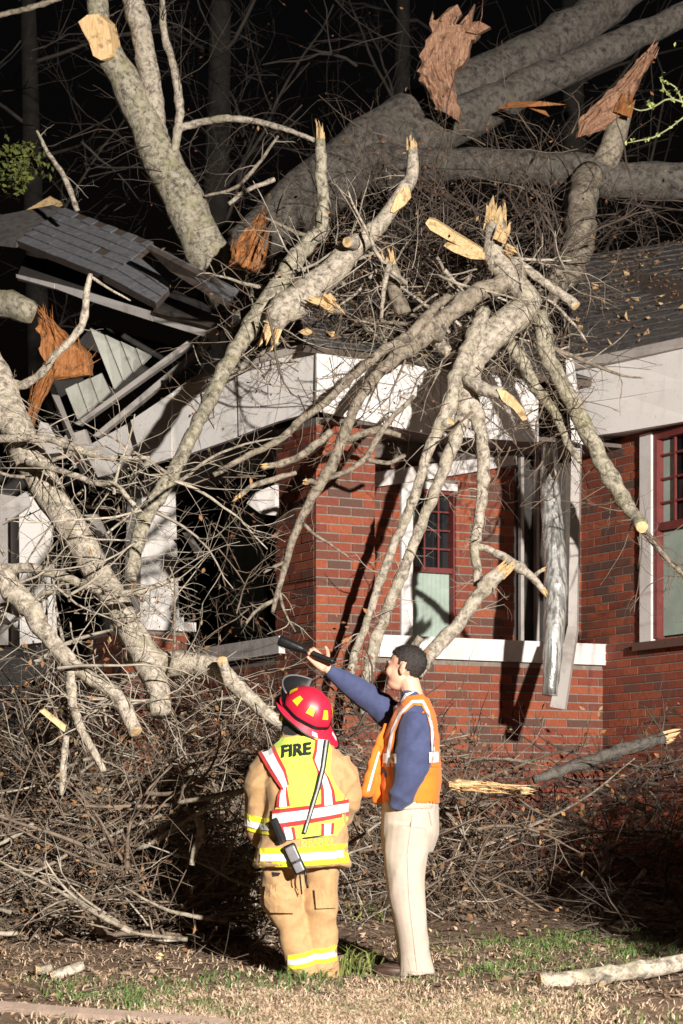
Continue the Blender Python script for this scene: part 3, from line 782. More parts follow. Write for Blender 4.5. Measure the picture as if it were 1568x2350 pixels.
limb('stem', [(412, 295, 20.5, 9), (455, 282, 20.5, 8), (520, 272, 20.4, 7.5), (590, 279, 20.3, 7), (660, 298, 20.2, 6), (722, 322, 20.1, 5)], 'bark_pale', parent=T1, twigs=6, tmat='twig_dark')
def slice_face(pts, th, mat, par, name='saw_cut'):
    mb = MB(); mb.add(*prism(pts, th)); return mb.obj(name, mat, par)
slice_face([P(232, 138, 20.40), P(258, 130, 20.42), P(256, 90, 20.42), P(246, 50, 20.42), P(226, 32, 20.42), P(200, 34, 20.40), P(180, 50, 20.38), P(190, 72, 20.37), P(205, 98, 20.37), P(214, 128, 20.38)][::-1], Vector((.06, .14, .02)), M['wood'], T1)

# -- L2
B2 = limb('broken_branch', [(735, 320, 18.2, 11), (738, 400, 18.2, 14), (743, 480, 18.2, 15), (735, 535, 18.15, 17), (700, 565, 18.1, 20), (655, 630, 18, 23), (605, 705, 17.9, 22), (555, 780, 17.8, 19), (515, 850, 17.6, 17), (490, 900, 17.5, 17), (455, 970, 17.2, 16), (415, 1050, 17.0, 16), (385, 1110, 16.8, 18), (340, 1170, 16.7, 19), (318, 1240, 16.6, 17), (300, 1330, 16.5, 14)], 'bark_mossy',
          'long mossy branch with splintered top, running down across the porch to the white column', 'branch', e0='long', twigs=26, tl=(.2, .7), tmat='twig_brown')
limb('side_branch', [(745, 548, 18.15, 7), (700, 540, 18.1, 5), (650, 520, 18.1, 4), (610, 500, 18.1, 2.5)], 'bark_mid', parent=B2)
# -- L3
B3 = limb('broken_branch', [(946, 338, 18.1, 12), (948, 385, 18.1, 14.5), (935, 425, 18.05, 16), (914, 460, 18, 17), (880, 505, 18, 18), (840, 545, 17.95, 23), (800, 580, 17.9, 27), (760, 625, 17.85, 32), (720, 655, 17.8, 34), (675, 695, 17.75, 36), (640, 720, 17.7, 30), (632, 752, 17.7, 20)], 'bark_pale',
          'stout pale branch with peeled orange patch, broken top and knot stubs', 'branch', e0='short', e1='short', twigs=14, tl=(.15, .5))
def patch_on(pts, par, mat, name='peeled_patch', dep=.03):
    mb = MB(); mb.add(*prism(pts, Vector((.0, dep, 0)))); return mb.obj(name, mat, par)
patch_on([P(896, 486, 17.93), P(904, 488, 17.93), P(930, 470, 17.94), P(944, 452, 17.95), P(940, 430, 17.96), P(924, 428, 17.96), P(908, 452, 17.94)], B3, M['wood'])
limb('knot_stub', [(815, 560, 17.8, 14), (803, 556, 17.7, 13), (797, 556, 17.66, 12)], 'bark_pale', parent=B3, e1='cut')
mb = MB(); shards(mb, P(748, 690, 17.55), (.5, -.5, -.5), .06, 9, .16); shards(mb, P(735, 694, 17.55), (-.7, -.3, .1), .03, 5, .12); mb.obj('splinters', M['wood'], B3)

# -- L4 cluster over the front eave
C = limb('forked_limb', [(1138, 508, 18.0, 24), (1135, 550, 17.95, 24), (1130, 585, 17.9, 24), (1155, 620, 17.85, 25), (1190, 660, 17.8, 27), (1215, 692, 17.75, 30), (1195, 722, 17.7, 33), (1150, 752, 17.62, 35), (1110, 785, 17.55, 33), (1090, 825, 17.5, 27), (1083, 870, 17.45, 25), (1076, 915, 17.4, 24), (1066, 960, 17.4, 20)], 'bark_pale',
         'pale forked limb draped over the white front eave with long hanging branches', 'tree limb', e0='short', twigs=20, tl=(.2, .6))
limb('hanging_branch', [(1066, 945, 17.4, 19), (1044, 1010, 17.4, 16), (1015, 1085, 17.42, 14), (985, 1160, 17.45, 12.5), (955, 1240, 17.5, 12), (922, 1320, 17.5, 12), (890, 1400, 17.5, 12), (862, 1470, 17.5, 13), (842, 1560, 17.45, 13), (838, 1640, 17.4, 11)], 'bark_pale', parent=C, twigs=16, tl=(.15, .5))
limb('hanging_branch', [(1082, 915, 17.4, 18), (1100, 975, 17.4, 15), (1110, 1050, 17.4, 14), (1106, 1140, 17.4, 13), (1096, 1215, 17.4, 12), (1089, 1265, 17.4, 11), (1096, 1310, 17.4, 10), (1092, 1345, 17.4, 6)], 'bark_pale', parent=C, twigs=14, tl=(.1, .4))
limb('hanging_branch', [(1092, 1252, 17.4, 9), (1130, 1266, 17.36, 9), (1165, 1282, 17.33, 10), (1195, 1305, 17.3, 10), (1225, 1328, 17.3, 9.5), (1247, 1356, 17.3, 7)], 'bark_pale', parent=C, e1='short')
limb('twig_stub', [(1222, 1326, 17.3, 5), (1238, 1312, 17.28, 4.5), (1246, 1308, 17.28, 4)], 'bark_pale', parent=C, e1='short')
B4 = limb('broken_branch', [(1113, 712, 17.55, 14), (1098, 752, 17.5, 17), (1072, 810, 17.42, 19), (1050, 865, 17.36, 18), (1035, 920, 17.33, 17), (1010, 975, 17.3, 15), (985, 1030, 17.3, 13), (966, 1095, 17.3, 11.5), (938, 1175, 17.35, 11), (905, 1250, 17.4, 10.5), (872, 1335, 17.4, 9.5), (845, 1420, 17.4, 9), (815, 1500, 17.4, 9), (800, 1570, 17.4, 8)], 'bark_pale',
          'slender pale branch with broken top leaning down past the front window', 'branch', e0='cut', twigs=18, tl=(.15, .5))
limb('side_branch', [(1000, 1000, 17.32, 10), (1020, 975, 17.28, 11), (1036, 966, 17.25, 11)], 'bark_pale', parent=B4, e1='cut')
B5 = limb('broken_branch', [(1240, 720, 17.75, 17), (1246, 760, 17.7, 20), (1255, 810, 17.65, 18), (1285, 870, 17.6, 18), (1315, 925, 17.55, 20), (1345, 985, 17.5, 20), (1372, 1040, 17.45, 19), (1400, 1095, 17.4, 18), (1430, 1145, 17.35, 17), (1458, 1185, 17.25, 16), (1474, 1211, 17.1, 15)], 'bark_mossy',
          'long mossy branch ending in a round orange saw cut on the right', 'branch', e1='cut', twigs=26, tl=(.2, .7), tmat='twig_brown')
limb('side_branch', [(1440, 1160, 17.4, 8), (1480, 1220, 17.3, 8), (1520, 1270, 17.2, 6), (1580, 1330, 17.1, 5)], 'bark_mid', parent=B5, twigs=12, tl=(.2, .6), tmat='twig_brown')
B6 = limb('broken_branch', [(1165, 780, 17.75, 15), (1195, 825, 17.75, 15), (1225, 880, 17.75, 14), (1250, 915, 17.72, 12), (1280, 960, 17.7, 10), (1300, 1010, 17.7, 9), (1330, 1060, 17.6, 6)], 'bark_mossy',
          'short mossy branch between the forked limb and the white post', 'branch', twigs=24, tl=(.2, .6), tmat='twig_brown')
B7 = limb('broken_branch', [(1200, 620, 17.85, 17), (1150, 650, 17.8, 21), (1105, 668, 17.75, 21), (1050, 705, 17.7, 20), (1010, 740, 17.65, 20), (965, 780, 17.6, 20), (920, 812, 17.55, 18), (890, 838, 17.5, 15), (858, 870, 17.45, 13), (826, 915, 17.4, 12.5), (800, 970, 17.35, 12), (775, 1040, 17.32, 12), (745, 1095, 17.3, 11.5), (712, 1150, 17.3, 11), (690, 1195, 17.3, 10), (668, 1250, 17.3, 9), (655, 1300, 17.3, 8), (640, 1350, 17.28, 6.5), (626, 1405, 17.25, 5)], 'bark_mid',
          'long brown branch hanging down in front of the brick pier', 'branch', twigs=20, tl=(.12, .5), tmat='twig_brown')
limb('side_branch', [(655, 1290, 17.3, 5), (630, 1300, 17.28, 4), (605, 1315, 17.25, 2.5)], 'bark_mid', parent=B7)
limb('side_branch', [(692, 1195, 17.3, 4), (720, 1225, 17.25, 4), (760, 1250, 17.2, 3), (800, 1278, 17.2, 2)], 'bark_mid', parent=B7)
limb('side_branch', [(628, 1378, 17.28, 5), (590, 1400, 17.2, 4), (565, 1430, 17.1, 3)], 'bark_mid', parent=B7, twigs=4, tl=(.1, .3))
limb('side_branch', [(640, 1350, 17.3, 4), (652, 1400, 17.28, 3), (678, 1450, 17.25, 2)], 'bark_mid', parent=B7, twigs=4, tl=(.1, .3))
limb('side_branch', [(728, 1112, 17.3, 6), (715, 1104, 17.2, 6), (704, 1106, 17.15, 6)], 'bark_mid', parent=B7, e1='short')
limb('side_branch', [(745, 1100, 17.3, 6), (800, 1080, 17.25, 6), (840, 1050, 17.25, 7), (862, 1010, 17.25, 7), (900, 960, 17.3, 6), (950, 910, 17.4, 5)], 'bark_mid', parent=B7, twigs=6, tl=(.1, .4))
limb('side_branch', [(780, 1015, 17.35, 9), (820, 1000, 17.3, 8), (870, 988, 17.3, 8), (920, 1000, 17.3, 6)], 'bark_mid', parent=B7)
limb('side_branch', [(840, 1055, 17.25, 6), (890, 1062, 17.2, 5), (930, 1045, 17.2, 4)], 'bark_mid', parent=B7)
B8 = limb('broken_branch', [(1030, 680, 17.65, 9), (1000, 705, 17.6, 11), (965, 745, 17.55, 13), (930, 778, 17.5, 12), (885, 800, 17.45, 11), (850, 830, 17.4, 10), (800, 872, 17.3, 9), (745, 925, 17.2, 9), (690, 965, 17.1, 8), (640, 1010, 17, 8), (560, 1050, 16.9, 7), (490, 1090, 16.8, 6)], 'bark_mid',
          'thin brown branch sloping down left across the pale eave', 'branch', twigs=15, tl=(.2, .7), tmat='twig_brown')
limb('side_branch', [(760, 990, 17.1, 9), (700, 1040, 17.0, 9), (650, 1062, 16.95, 7), (612, 1070, 16.9, 6)], 'bark_mid', parent=B8, e1='short')
limb('side_branch', [(680, 1085, 17.1, 5), (620, 1102, 17.05, 7), (580, 1115, 17.0, 6), (552, 1136, 16.95, 6)], 'bark_mid', parent=B8, e1='long')
B9 = limb('broken_branch', [(1068, 868, 17.3, 12), (1095, 885, 17.25, 14), (1125, 897, 17.2, 15), (1150, 905, 17.15, 14)], 'bark_pale', 'short pale branch stub ending in a long orange splinter', 'branch', wood='wood')
slice_face([P(1140, 893, 17.1), P(1152, 918, 17.1), P(1180, 940, 17.05), P(1200, 966, 17.0), P(1210, 962, 17.0), P(1202, 938, 17.02), P(1180, 910, 17.06), P(1162, 897, 17.1)], Vector((.0, .04, .01)), M['wood'], B9, 'splinter')
B10 = limb('broken_branch', [(1160, 590, 17.9, 9), (1200, 612, 17.85, 10), (1245, 645, 17.8, 10), (1285, 672, 17.75, 11), (1322, 702, 17.7, 12)], 'bark_pale', 'short pale stick lying right of the forked limb on the dark roof', 'branch', e1='cut')
# bright torn planks of wood left of the fork
def shard_thing(name, pts, th, mat, label, cat):
    mb = MB(); mb.add(*prism(pts, th)); return tag(mb.obj(name, mat), label, cat)
slice_face([P(976, 512, 17.75), P(988, 528, 17.74), P(1030, 552, 17.72), P(1072, 572, 17.7), P(1106, 590, 17.7), P(1108, 574, 17.72), P(1080, 556, 17.74), P(1040, 532, 17.76), P(1000, 506, 17.78), P(984, 502, 17.78)], Vector((.01, .07, .03)), M['wood'], C, 'split_end')
slice_face([P(1018, 564, 17.7), P(1040, 578, 17.68), P(1080, 594, 17.66), P(1112, 596, 17.66), P(1112, 580, 17.7), P(1072, 570, 17.7), P(1026, 556, 17.72)], Vector((.01, .06, .02)), M['wood'], C, 'split_end')
mb = MB(); shards(mb, P(1152, 545, 17.8), (.35, -.3, .8), .05, 7, .14); shards(mb, P(1165, 575, 17.8), (.5, -.4, -.3), .04, 5, .1); shards(mb, P(1138, 515, 17.98), (.05, -.1, 1), .075, 12, .16); mb.obj('splinters', M['wood'], C)

# -- L6 the great fallen trunk over the roof
TT = limb('fallen_tree', [(540, 590, 21.2, 50), (690, 465, 21.6, 64), (850, 345, 22, 74), (980, 258, 22.4, 66), (1100, 190, 22.8, 57), (1220, 125, 23.2, 50), (1350, 45, 23.8, 46), (1450, -30, 24.2, 44), (1560, -110, 24.6, 42)], 'bark_trunk',
          'great grey tree trunk fallen across the roof, forking to the upper right', 'tree', sides=32, rough=.2)
limb('limb', [(930, 330, 22.1, 46), (1020, 292, 22.2, 52), (1120, 245, 22.4, 45), (1230, 190, 22.7, 40), (1350, 135, 23, 34), (1470, 80, 23.3, 30), (1620, 10, 23.6, 28)], 'bark_trunk', parent=TT, sides=24, rough=.2)
limb('limb', [(820, 380, 21.9, 56), (960, 378, 21.6, 42), (1080, 378, 21.4, 36), (1200, 385, 21.3, 37), (1320, 398, 21.2, 42), (1440, 412, 21.2, 42), (1620, 415, 21.2, 42)], 'bark_trunk', parent=TT, sides=26, rough=.2)
limb('limb', [(1350, 405, 21.0, 34), (1338, 450, 20.6, 34), (1332, 510, 20.2, 34), (1325, 570, 19.9, 34), (1300, 625, 19.6, 36), (1262, 665, 19.3, 33), (1225, 700, 19.0, 28)], 'bark_mid', parent=TT, sides=20, rough=.18, twigs=4)
limb('limb', [(1385, 380, 21.1, 30), (1402, 340, 21.1, 27), (1418, 290, 21.1, 25), (1430, 255, 21.1, 24)], 'bark_mid', parent=TT, sides=14)
def slabwood(segs, th, mat, par, name):
    """rough split slab built from left/right pixel edges, with a ridged torn face and ragged sides"""
    mb = MB(); V = []; K = 12; rows = []
    for i in range(len(segs) - 1):
        for k in range(5): t = k / 5; rows.append([tuple(a * (1 - t) + b * t for a, b in zip(p, q)) for p, q in zip(segs[i], segs[i + 1])])
    rows.append(segs[-1]); n = len(rows); sd = R.uniform(0, 99)
    for i, (l, r) in enumerate(rows):
        A, B = P(*l), P(*r); w = (B - A).length
        for k in range(K + 1):
            q = A.lerp(B, k / K); f = k / K
            q.y -= .05 * math.sin(math.pi * f) + .035 * noise.noise(Vector((f * 9 + sd, i * .22, 0))) + .02 * noise.noise(Vector((f * 26, i * .5, sd)))
            if k in (0, K): q.x += .16 * w * noise.noise(Vector((i * .32, k, sd))); q.z += .02 * noise.noise(Vector((i * .6, k, sd)))
            V.append(q)
    m = len(V); V += [v + Vector(th) for v in V]; Fc = []
    for i in range(n - 1):
        for k in range(K):
            a = i * (K + 1) + k; Fc.append((a, a + 1, a + K + 2, a + K + 1)); Fc.append((a + m + K + 1, a + m + K + 2, a + m + 1, a + m))
        a = i * (K + 1); b = a + K + 1; Fc += [(a, b, b + m, a + m), (b + K, a + K, a + K + m, b + K + m)]
    for k in range(22):
        i = R.randrange(0, n - 6); j = R.randrange(0, K + 1); a, b = V[i * (K + 1) + j], V[(i + 5) * (K + 1) + j]
        shards(mb, b + Vector((0, -.012, 0)), b - a + Vector((R.uniform(-.03, .03), R.uniform(-.04, 0), 0)), .012, 1, (b - a).length * R.uniform(.8, 2.2))
    for j in range(0, K + 1, 2):
        a, b = V[(n - 3) * (K + 1) + j], V[(n - 1) * (K + 1) + j]; shards(mb, b, b - a, .022, 2, .10)
    mb.add(V, Fc); return mb.obj(name, mat, par)
SPL = slabwood([((1000, 250, 21.6), (1055, 282, 21.6)), ((985, 225, 21.6), (1052, 240, 21.6)), ((966, 185, 21.55), (1048, 215, 21.6)), ((955, 160, 21.5), (1034, 178, 21.6)), ((968, 120, 21.5), (1062, 150, 21.6)), ((985, 75, 21.5), (1082, 95, 21.6)), ((1000, 45, 21.5), (1095, 75, 21.6))], (.02, .16, .02), M['wood_red'], TT, 'split_slab')
mb = MB()
for pts in ([(1000, 48), (1035, 58), (1060, 30), (1050, 10), (1030, 18)], [(1050, 60), (1078, 70), (1090, 8), (1076, 30)], [(1070, 72), (1095, 78), (1126, 62), (1100, 48), (1080, 52)]):
    mb.add(*prism([P(x, y, 21.5 + .03 * i) for i, (x, y) in enumerate(pts)][::-1], Vector((.01, .09, .01))))
mb.obj('jagged_tip', M['wood_red'], TT)
slabwood([((1322, 318, 20.9), (1352, 312, 20.9)), ((1330, 280, 20.9), (1385, 295, 20.9)), ((1352, 245, 20.9), (1420, 272, 20.9)), ((1390, 215, 20.9), (1445, 240, 20.95)), ((1430, 180, 20.95), (1462, 200, 21)), ((1462, 140, 21), (1485, 160, 21)), ((1484, 118, 21), (1502, 128, 21))], (.01, .10, .02), M['wood_red'], TT, 'torn_spike')
mb = MB(); shards(mb, P(1430, 250, 20.9), (.3, -.2, 1), .09, 8, .15); mb.obj('splinters', M['wood_orange'], TT)
mb = MB(); mb.add(*prism([P(1140, 250, 21.9), P(1200, 246, 21.8), P(1300, 240, 21.8), P(1240, 232, 21.8), P(1170, 234, 21.9)], Vector((0, .05, .01))))
mb.add(*prism([P(1215, 248, 21.75), P(1262, 268, 21.7), P(1252, 254, 21.7)], Vector((0, .05, .01)))); mb.obj('torn_strip', M['wood_orange'], TT)
ow = slabwood([((530, 612, 19.5), (598, 632, 19.5)), ((527, 585, 19.5), (608, 602, 19.5)), ((542, 558, 19.5), (614, 565, 19.5)), ((565, 526, 19.55), (615, 530, 19.55)), ((588, 502, 19.6), (614, 506, 19.6))], (.02, .15, .02), M['wood_orange'], None, 'split_log')
tag(ow, 'upright orange split log between the pale limb and the mossy branch', 'log')
ow = slabwood([((112, 868, 18.6), (128, 872, 18.6)), ((95, 800, 18.6), (205, 860, 18.7)), ((88, 760, 18.6), (200, 810, 18.7)), ((88, 730, 18.6), (150, 770, 18.65)), ((96, 724, 18.6), (108, 730, 18.6))], (.02, .14, .02), M['wood_orange'], None, 'split_log')
tag(ow, 'torn orange slab of heartwood at the left edge below the torn roof', 'log')
ow = slabwood([((56, 975, 17.6), (72, 980, 17.6)), ((66, 930, 17.6), (86, 935, 17.6)), ((80, 890, 17.7), (108, 900, 17.7)), ((104, 840, 17.8), (126, 850, 17.8))], (.01, .05, .01), M['wood_orange'], None, 'wood_strip')
tag(ow, 'narrow orange wood strip hanging under the torn heartwood slab', 'wood strip')
lg = limb('log', [(-30, 700, 19.5, 30), (20, 700, 19.4, 32), (55, 712, 19.3, 30), (78, 722, 19.3, 24)], 'bark_mossy', 'mossy grey log end poking in at left under the torn roof', 'log', e1='cut')

# -- L7 leaning trunk on the left
T7 = limb('leaning_log', [(-40, 790, 16.4, 26), (-10, 850, 16.3, 30), (12, 920, 16.2, 36), (42, 1000, 16.1, 40), (75, 1065, 16.0, 38), (110, 1125, 15.95, 36), (148, 1185, 15.9, 35), (185, 1245, 15.85, 35), (222, 1310, 15.8, 34), (262, 1380, 15.7, 33), (298, 1440, 15.6, 32), (330, 1500, 15.5, 31), (358, 1570, 15.4, 28), (372, 1640, 15.3, 24)], 'bark_pale',
          'thick pale trunk leaning diagonally across the porch at left', 'tree trunk', twigs=34, tl=(.25, .9), sides=16)
limb('side_branch', [(0, 860, 16.3, 14), (45, 885, 16.2, 11), (90, 860, 16.1, 9), (130, 812, 16.0, 9), (170, 772, 15.95, 9), (192, 735, 15.95, 8.5), (197, 690, 15.95, 8), (203, 650, 15.95, 7), (208, 628, 15.95, 5)], 'bark_pale', parent=T7, twigs=4, tl=(.1, .3))
limb('side_branch', [(205, 632, 15.95, 3.5), (250, 662, 15.9, 3), (300, 690, 15.9, 2)], 'bark_pale', parent=T7)
limb('side_branch', [(-30, 1010, 15.9, 9), (40, 1005, 15.8, 10), (120, 1010, 15.7, 9), (190, 1035, 15.6, 8), (260, 1052, 15.5, 7), (345, 1050, 15.4, 4)], 'bark_pale', parent=T7, twigs=22, tl=(.2, .6))
limb('side_branch', [(60, 1060, 15.8, 8), (140, 1080, 15.6, 7), (215, 1108, 15.5, 7), (262, 1112, 15.4, 6), (310, 1160, 15.3, 5)], 'bark_pale', parent=T7, twigs=18, tl=(.2, .6))
limb('side_branch', [(-20, 1310, 15.6, 12), (70, 1305, 15.5, 12), (150, 1325, 15.4, 11), (215, 1350, 15.3, 10), (300, 1360, 15.2, 8), (400, 1330, 15.1, 5)], 'bark_pale', parent=T7, twigs=18, tl=(.2, .7))
T8 = limb('fallen_log', [(-30, 1290, 15.2, 22), (20, 1345, 15.15, 26), (65, 1395, 15.1, 24), (110, 1460, 15.05, 20), (165, 1525, 15, 18), (215, 1558, 14.95, 17), (262, 1590, 14.9, 17), (292, 1640, 14.85, 18), (312, 1680, 14.8, 16)], 'bark_pale',
          'lower pale trunk slanting into the brush pile at far left', 'tree trunk', twigs=26, tl=(.25, .8), e1='cut')
limb('side_branch', [(160, 1530, 14.95, 11), (166, 1610, 14.9, 11), (185, 1670, 14.85, 10), (215, 1725, 14.8, 9), (240, 1770, 14.75, 7)], 'bark_pale', parent=T8, twigs=10, tl=(.2, .5))
limb('side_branch', [(152, 1690, 14.8, 8), (146, 1760, 14.75, 8), (140, 1825, 14.7, 6)], 'bark_pale', parent=T8)
T9 = limb('fallen_log', [(300, 1500, 15.6, 30), (380, 1525, 15.5, 31), (450, 1525, 15.4, 26), (510, 1540, 15.3, 20), (560, 1590, 15.25, 18), (610, 1635, 15.2, 15), (650, 1670, 15.2, 12)], 'bark_pale',
          'pale trunk lying across the brush pile below the porch sill', 'tree trunk', twigs=36, tl=(.2, .6))
limb('stub', [(525, 1570, 15.2, 13), (515, 1535, 15.15, 13), (510, 1515, 15.1, 13)], 'bark_pale', parent=T9, e1='cut')
T11 = limb('fallen_log', [(1225, 1790, 16.3, 10), (1320, 1757, 16.4, 14), (1400, 1732, 16.5, 15), (1470, 1710, 16.6, 15), (1528, 1692, 16.7, 14)], 'bark_trunk', 'dull grey log lying against the brick wall at lower right', 'tree trunk', e1='short', twigs=12, tmat='twig_dark')
T12 = limb('broken_branch', [(960, 1550, 16.8, 13), (985, 1505, 16.9, 16), (1030, 1455, 16.95, 16), (1075, 1400, 17, 15), (1105, 1358, 17.05, 16), (1130, 1328, 17.05, 17), (1150, 1310, 17.05, 15)], 'bark_pale', 'pale forked stick with split top rising behind the man in the orange vest', 'branch', e1='short', twigs=6, tl=(.1, .4))
limb('side_branch', [(920, 1540, 16.9, 9), (945, 1490, 16.85, 10), (965, 1462, 16.8, 9)], 'bark_mid', parent=T12)
# logs on the grass
def on_g(px, py, up=0):
    p = gp(px, py); return (px, py, p.y)
G1 = limb('log', [(1240, 2258, 12.98, 28), (1275, 2256, 12.99, 24), (1330, 2246, 13.02, 21), (1400, 2236, 13.06, 20), (1470, 2226, 13.12, 20), (1530, 2216, 13.2, 20), (1600, 2200, 13.3, 19)], 'bark_pale', 'smooth pale log with flared sawn end on the grass at lower right', 'log', e0='cut', sides=16, rough=.08)
limb('knot_stub', [(1385, 2252, 13.02, 9), (1382, 2262, 12.96, 8)], 'bark_pale', parent=G1, e1='cut')
limb('log', [(118, 2243, 13.18, 12), (140, 2234, 13.2, 13), (165, 2225, 13.22, 13), (190, 2214, 13.25, 11)], 'bark_pale', 'short pale log with orange cut end on the dirt at lower left', 'log', e0='cut', group='short logs on the dirt')
limb('log', [(82, 2226, 13.3, 11), (100, 2226, 13.32, 11), (118, 2220, 13.34, 10)], 'bark_mid', 'stubby log chunk lying just behind the short pale log at lower left', 'log', e0='cut', group='short logs on the dirt')
ow = slabwood([((1030, 1795, 15.4), (1030, 1812, 15.4)), ((1060, 1790, 15.4), (1064, 1818, 15.4)), ((1110, 1796, 15.4), (1112, 1818, 15.4)), ((1150, 1802, 15.45), (1150, 1815, 15.45)), ((1200, 1812, 15.5), (1200, 1815, 15.5))], (.0, .06, .01), M['wood'], None, 'wood_splinter')
tag(ow, 'fresh orange splinter jutting from the brush right of the orange vest', 'splinter')
for pts, lab in (([(90, 1632), (100, 1628), (152, 1668), (148, 1680)], 'bright orange splinter in the brush pile at left'),):
    shard_thing('wood_splinter', [P(x, y, 14.4) for x, y in pts][::-1], Vector((.0, .03, .01)), M['wood'], lab, 'splinter')
limb('stick', [(408, 1842, 14.2, 5), (470, 1832, 14.1, 6), (520, 1822, 14, 7), (572, 1812, 13.9, 7)], 'bark_mid', 'straight brown stick pointing at the firefighter\'s left elbow', 'stick')
limb('stick', [(455, 1880, 14.1, 8), (462, 1915, 14.1, 9), (448, 1950, 14.1, 8), (440, 1985, 14.1, 7)], 'bark_pale', 'short pale crooked stick hanging in the dark brush beside the firefighter', 'stick', e0='cut')
limb('stick', [(1410, 2098, 15.6, 4), (1435, 2062, 15.55, 4.5), (1462, 2020, 15.5, 5), (1476, 2004, 15.5, 5)], 'bark_pale', 'thin stick with a pale broken tip standing by the shaded brush at right', 'stick', e1='short')
limb('stick', [(1270, 700, 18.4, 6), (1290, 640, 18.6, 7), (1236, 600, 18.6, 8)], 'bark_mid', 'small bent stick on the roof under the curved limb', 'stick')
limb('stick', [(875, 730, 17.6, 4), (880, 680, 17.6, 5), (888, 625, 17.6, 6), (896, 600, 17.6, 6)], 'bark_pale', 'thin white forked stick standing between the two broken branches', 'stick', twigs=8, tl=(.08, .3))
limb('stub_branch', [(925, 720, 17.9, 20), (912, 680, 17.9, 17), (900, 640, 17.9, 16), (898, 612, 17.9, 15)], 'bark_mid', 'pale broken stub with orange top amid twigs on the roof centre', 'branch', e1='short')
limb('stick', [(985, 770, 17.9, 13), (1010, 790, 17.85, 13), (1035, 812, 17.8, 13)], 'bark_pale', 'short pale stub lying on the roof edge left of the forked limb', 'stick', e1='cut')
limb('stick', [(85, 300, 21, 3), (110, 350, 21, 5), (150, 410, 21, 6.5), (178, 485, 21, 6)], 'bark_pale', 'thin bent pale stick rising above the torn roof at upper left', 'stick', twigs=3, tl=(.2, .4))
limb('stick', [(525, 468, 20.4, 5), (570, 436, 20.4, 5), (630, 412, 20.4, 5)], 'bark_pale', 'straight thin stick right of the upright limb, cut at its tip', 'stick', e1='cut')
limb('stick', [(470, 450, 20.4, 3), (540, 430, 20.4, 3.5), (590, 380, 20.4, 4), (640, 310, 20.4, 3)], 'bark_mid', 'curved thin stick crossing above the straight cut stick', 'stick', twigs=4)
limb('stick', [(-20, 40, 21.5, 6), (60, 20, 21.5, 6), (140, -5, 21.5, 6)], 'bark_mid', 'thin stick crossing the top left corner', 'stick')

# ------------------------------------------------------------------ tangles of twigs (nobody could count these)
def tangle(name, starts, L, r, mat, k1=2, k2=1, curl=.3, droop=0.0, dirw=(1, .7, 1), bias=(0, 0, 0), tips=None, S=8, leaf=0, leafs=.02):
    N = len(starts); d = NR.normal(0, 1, (N, 3)) * np.array(dirw) + np.array(bias)
    g1 = grow(starts, d, NR.uniform(L[0], L[1], N), r * np.clip(NR.lognormal(-.15, .5, N), .4, 3), S, curl, droop); pl = [g1]
    if k1: g2 = kids(g1, k1, (.25, .65), .65, 6, curl, droop); pl.append(g2)
    if k1 and k2: pl.append(kids(g2, k2, (.3, .7), .7, 5, curl, droop))
    V, Fc = tubes_mesh(pl)
    o = mk(name, V, Fc, M[mat], origin=tuple(np.mean(starts, 0)), smooth=True); o['kind'] = 'stuff'
    if tips:
        e = np.concatenate([p[:, -1, :3] for p in pl]); e = e[NR.random(len(e)) < tips[1]]
        V, Fc = leaf_mesh(e, tips[2] * NR.uniform(.6, 1.5, len(e))); b = mk(tips[3], V, Fc, M[tips[0]], o); b['kind'] = 'stuff'
    return o
def pick(n, fn):
    out = []
    while len(out) < n:
        q = fn()
        if q is not None: out.append(q)
    return np.array(out)
def box_px(x0, x1, y0, y1, Y0, Y1):
    def f():
        Y = R.uniform(Y0, Y1); return tuple(P(R.uniform(x0, x1), R.uniform(y0, y1), Y))
    return f
# background crowns against the night
tangle('background_twigs', pick(60, box_px(-60, 1000, -120, 560, 22.5, 27)), (.8, 2.2), .008, 'twig_far', 3, 2, .28, 0, tips=('bud', .3, .014, 'buds'))
tangle('background_twigs', pick(26, box_px(950, 1640, -60, 380, 24.5, 27)), (.8, 2.0), .008, 'twig_far', 2, 2, .28, 0, tips=('bud', .2, .014, 'buds'))
# roof-top tangle
tangle('roof_twigs', pick(330, box_px(820, 1290, 470, 800, 18.2, 20.6)), (.4, 1.3), .0065, 'twig_dark', 3, 1, .3, .01, tips=('dead_leaf', .22, .017, 'dead_leaves'))
tangle('roof_twigs', pick(50, box_px(1200, 1640, 450, 560, 19.8, 21.5)), (.4, 1.2), .0065, 'twig_dark', 2, 1, .3, .02, tips=('dead_leaf', .22, .017, 'dead_leaves'))
tangle('roof_twigs', pick(110, box_px(560, 900, 560, 860, 18.0, 19.2)), (.3, .9), .006, 'twig_brown', 3, 1, .3, .02, tips=('dead_leaf', .25, .017, 'dead_leaves'))
tangle('roof_twigs', pick(36, box_px(860, 1420, 300, 500, 19.6, 20.8)), (.4, 1.2), .005, 'twig_brown', 3, 1, .3, .0, tips=('bud', .2, .015, 'buds'))
tangle('pale_twigs', pick(75, box_px(840, 1330, 560, 860, 17.6, 18.4)), (.3, 1.0), .0062, 'twig_pale', 3, 1, .22, .01, bias=(-.2, 0, -.2))
tangle('pale_twigs', pick(30, box_px(560, 860, 620, 880, 17.6, 18.2)), (.3, .9), .0055, 'twig_pale', 2, 1, .22, .01)
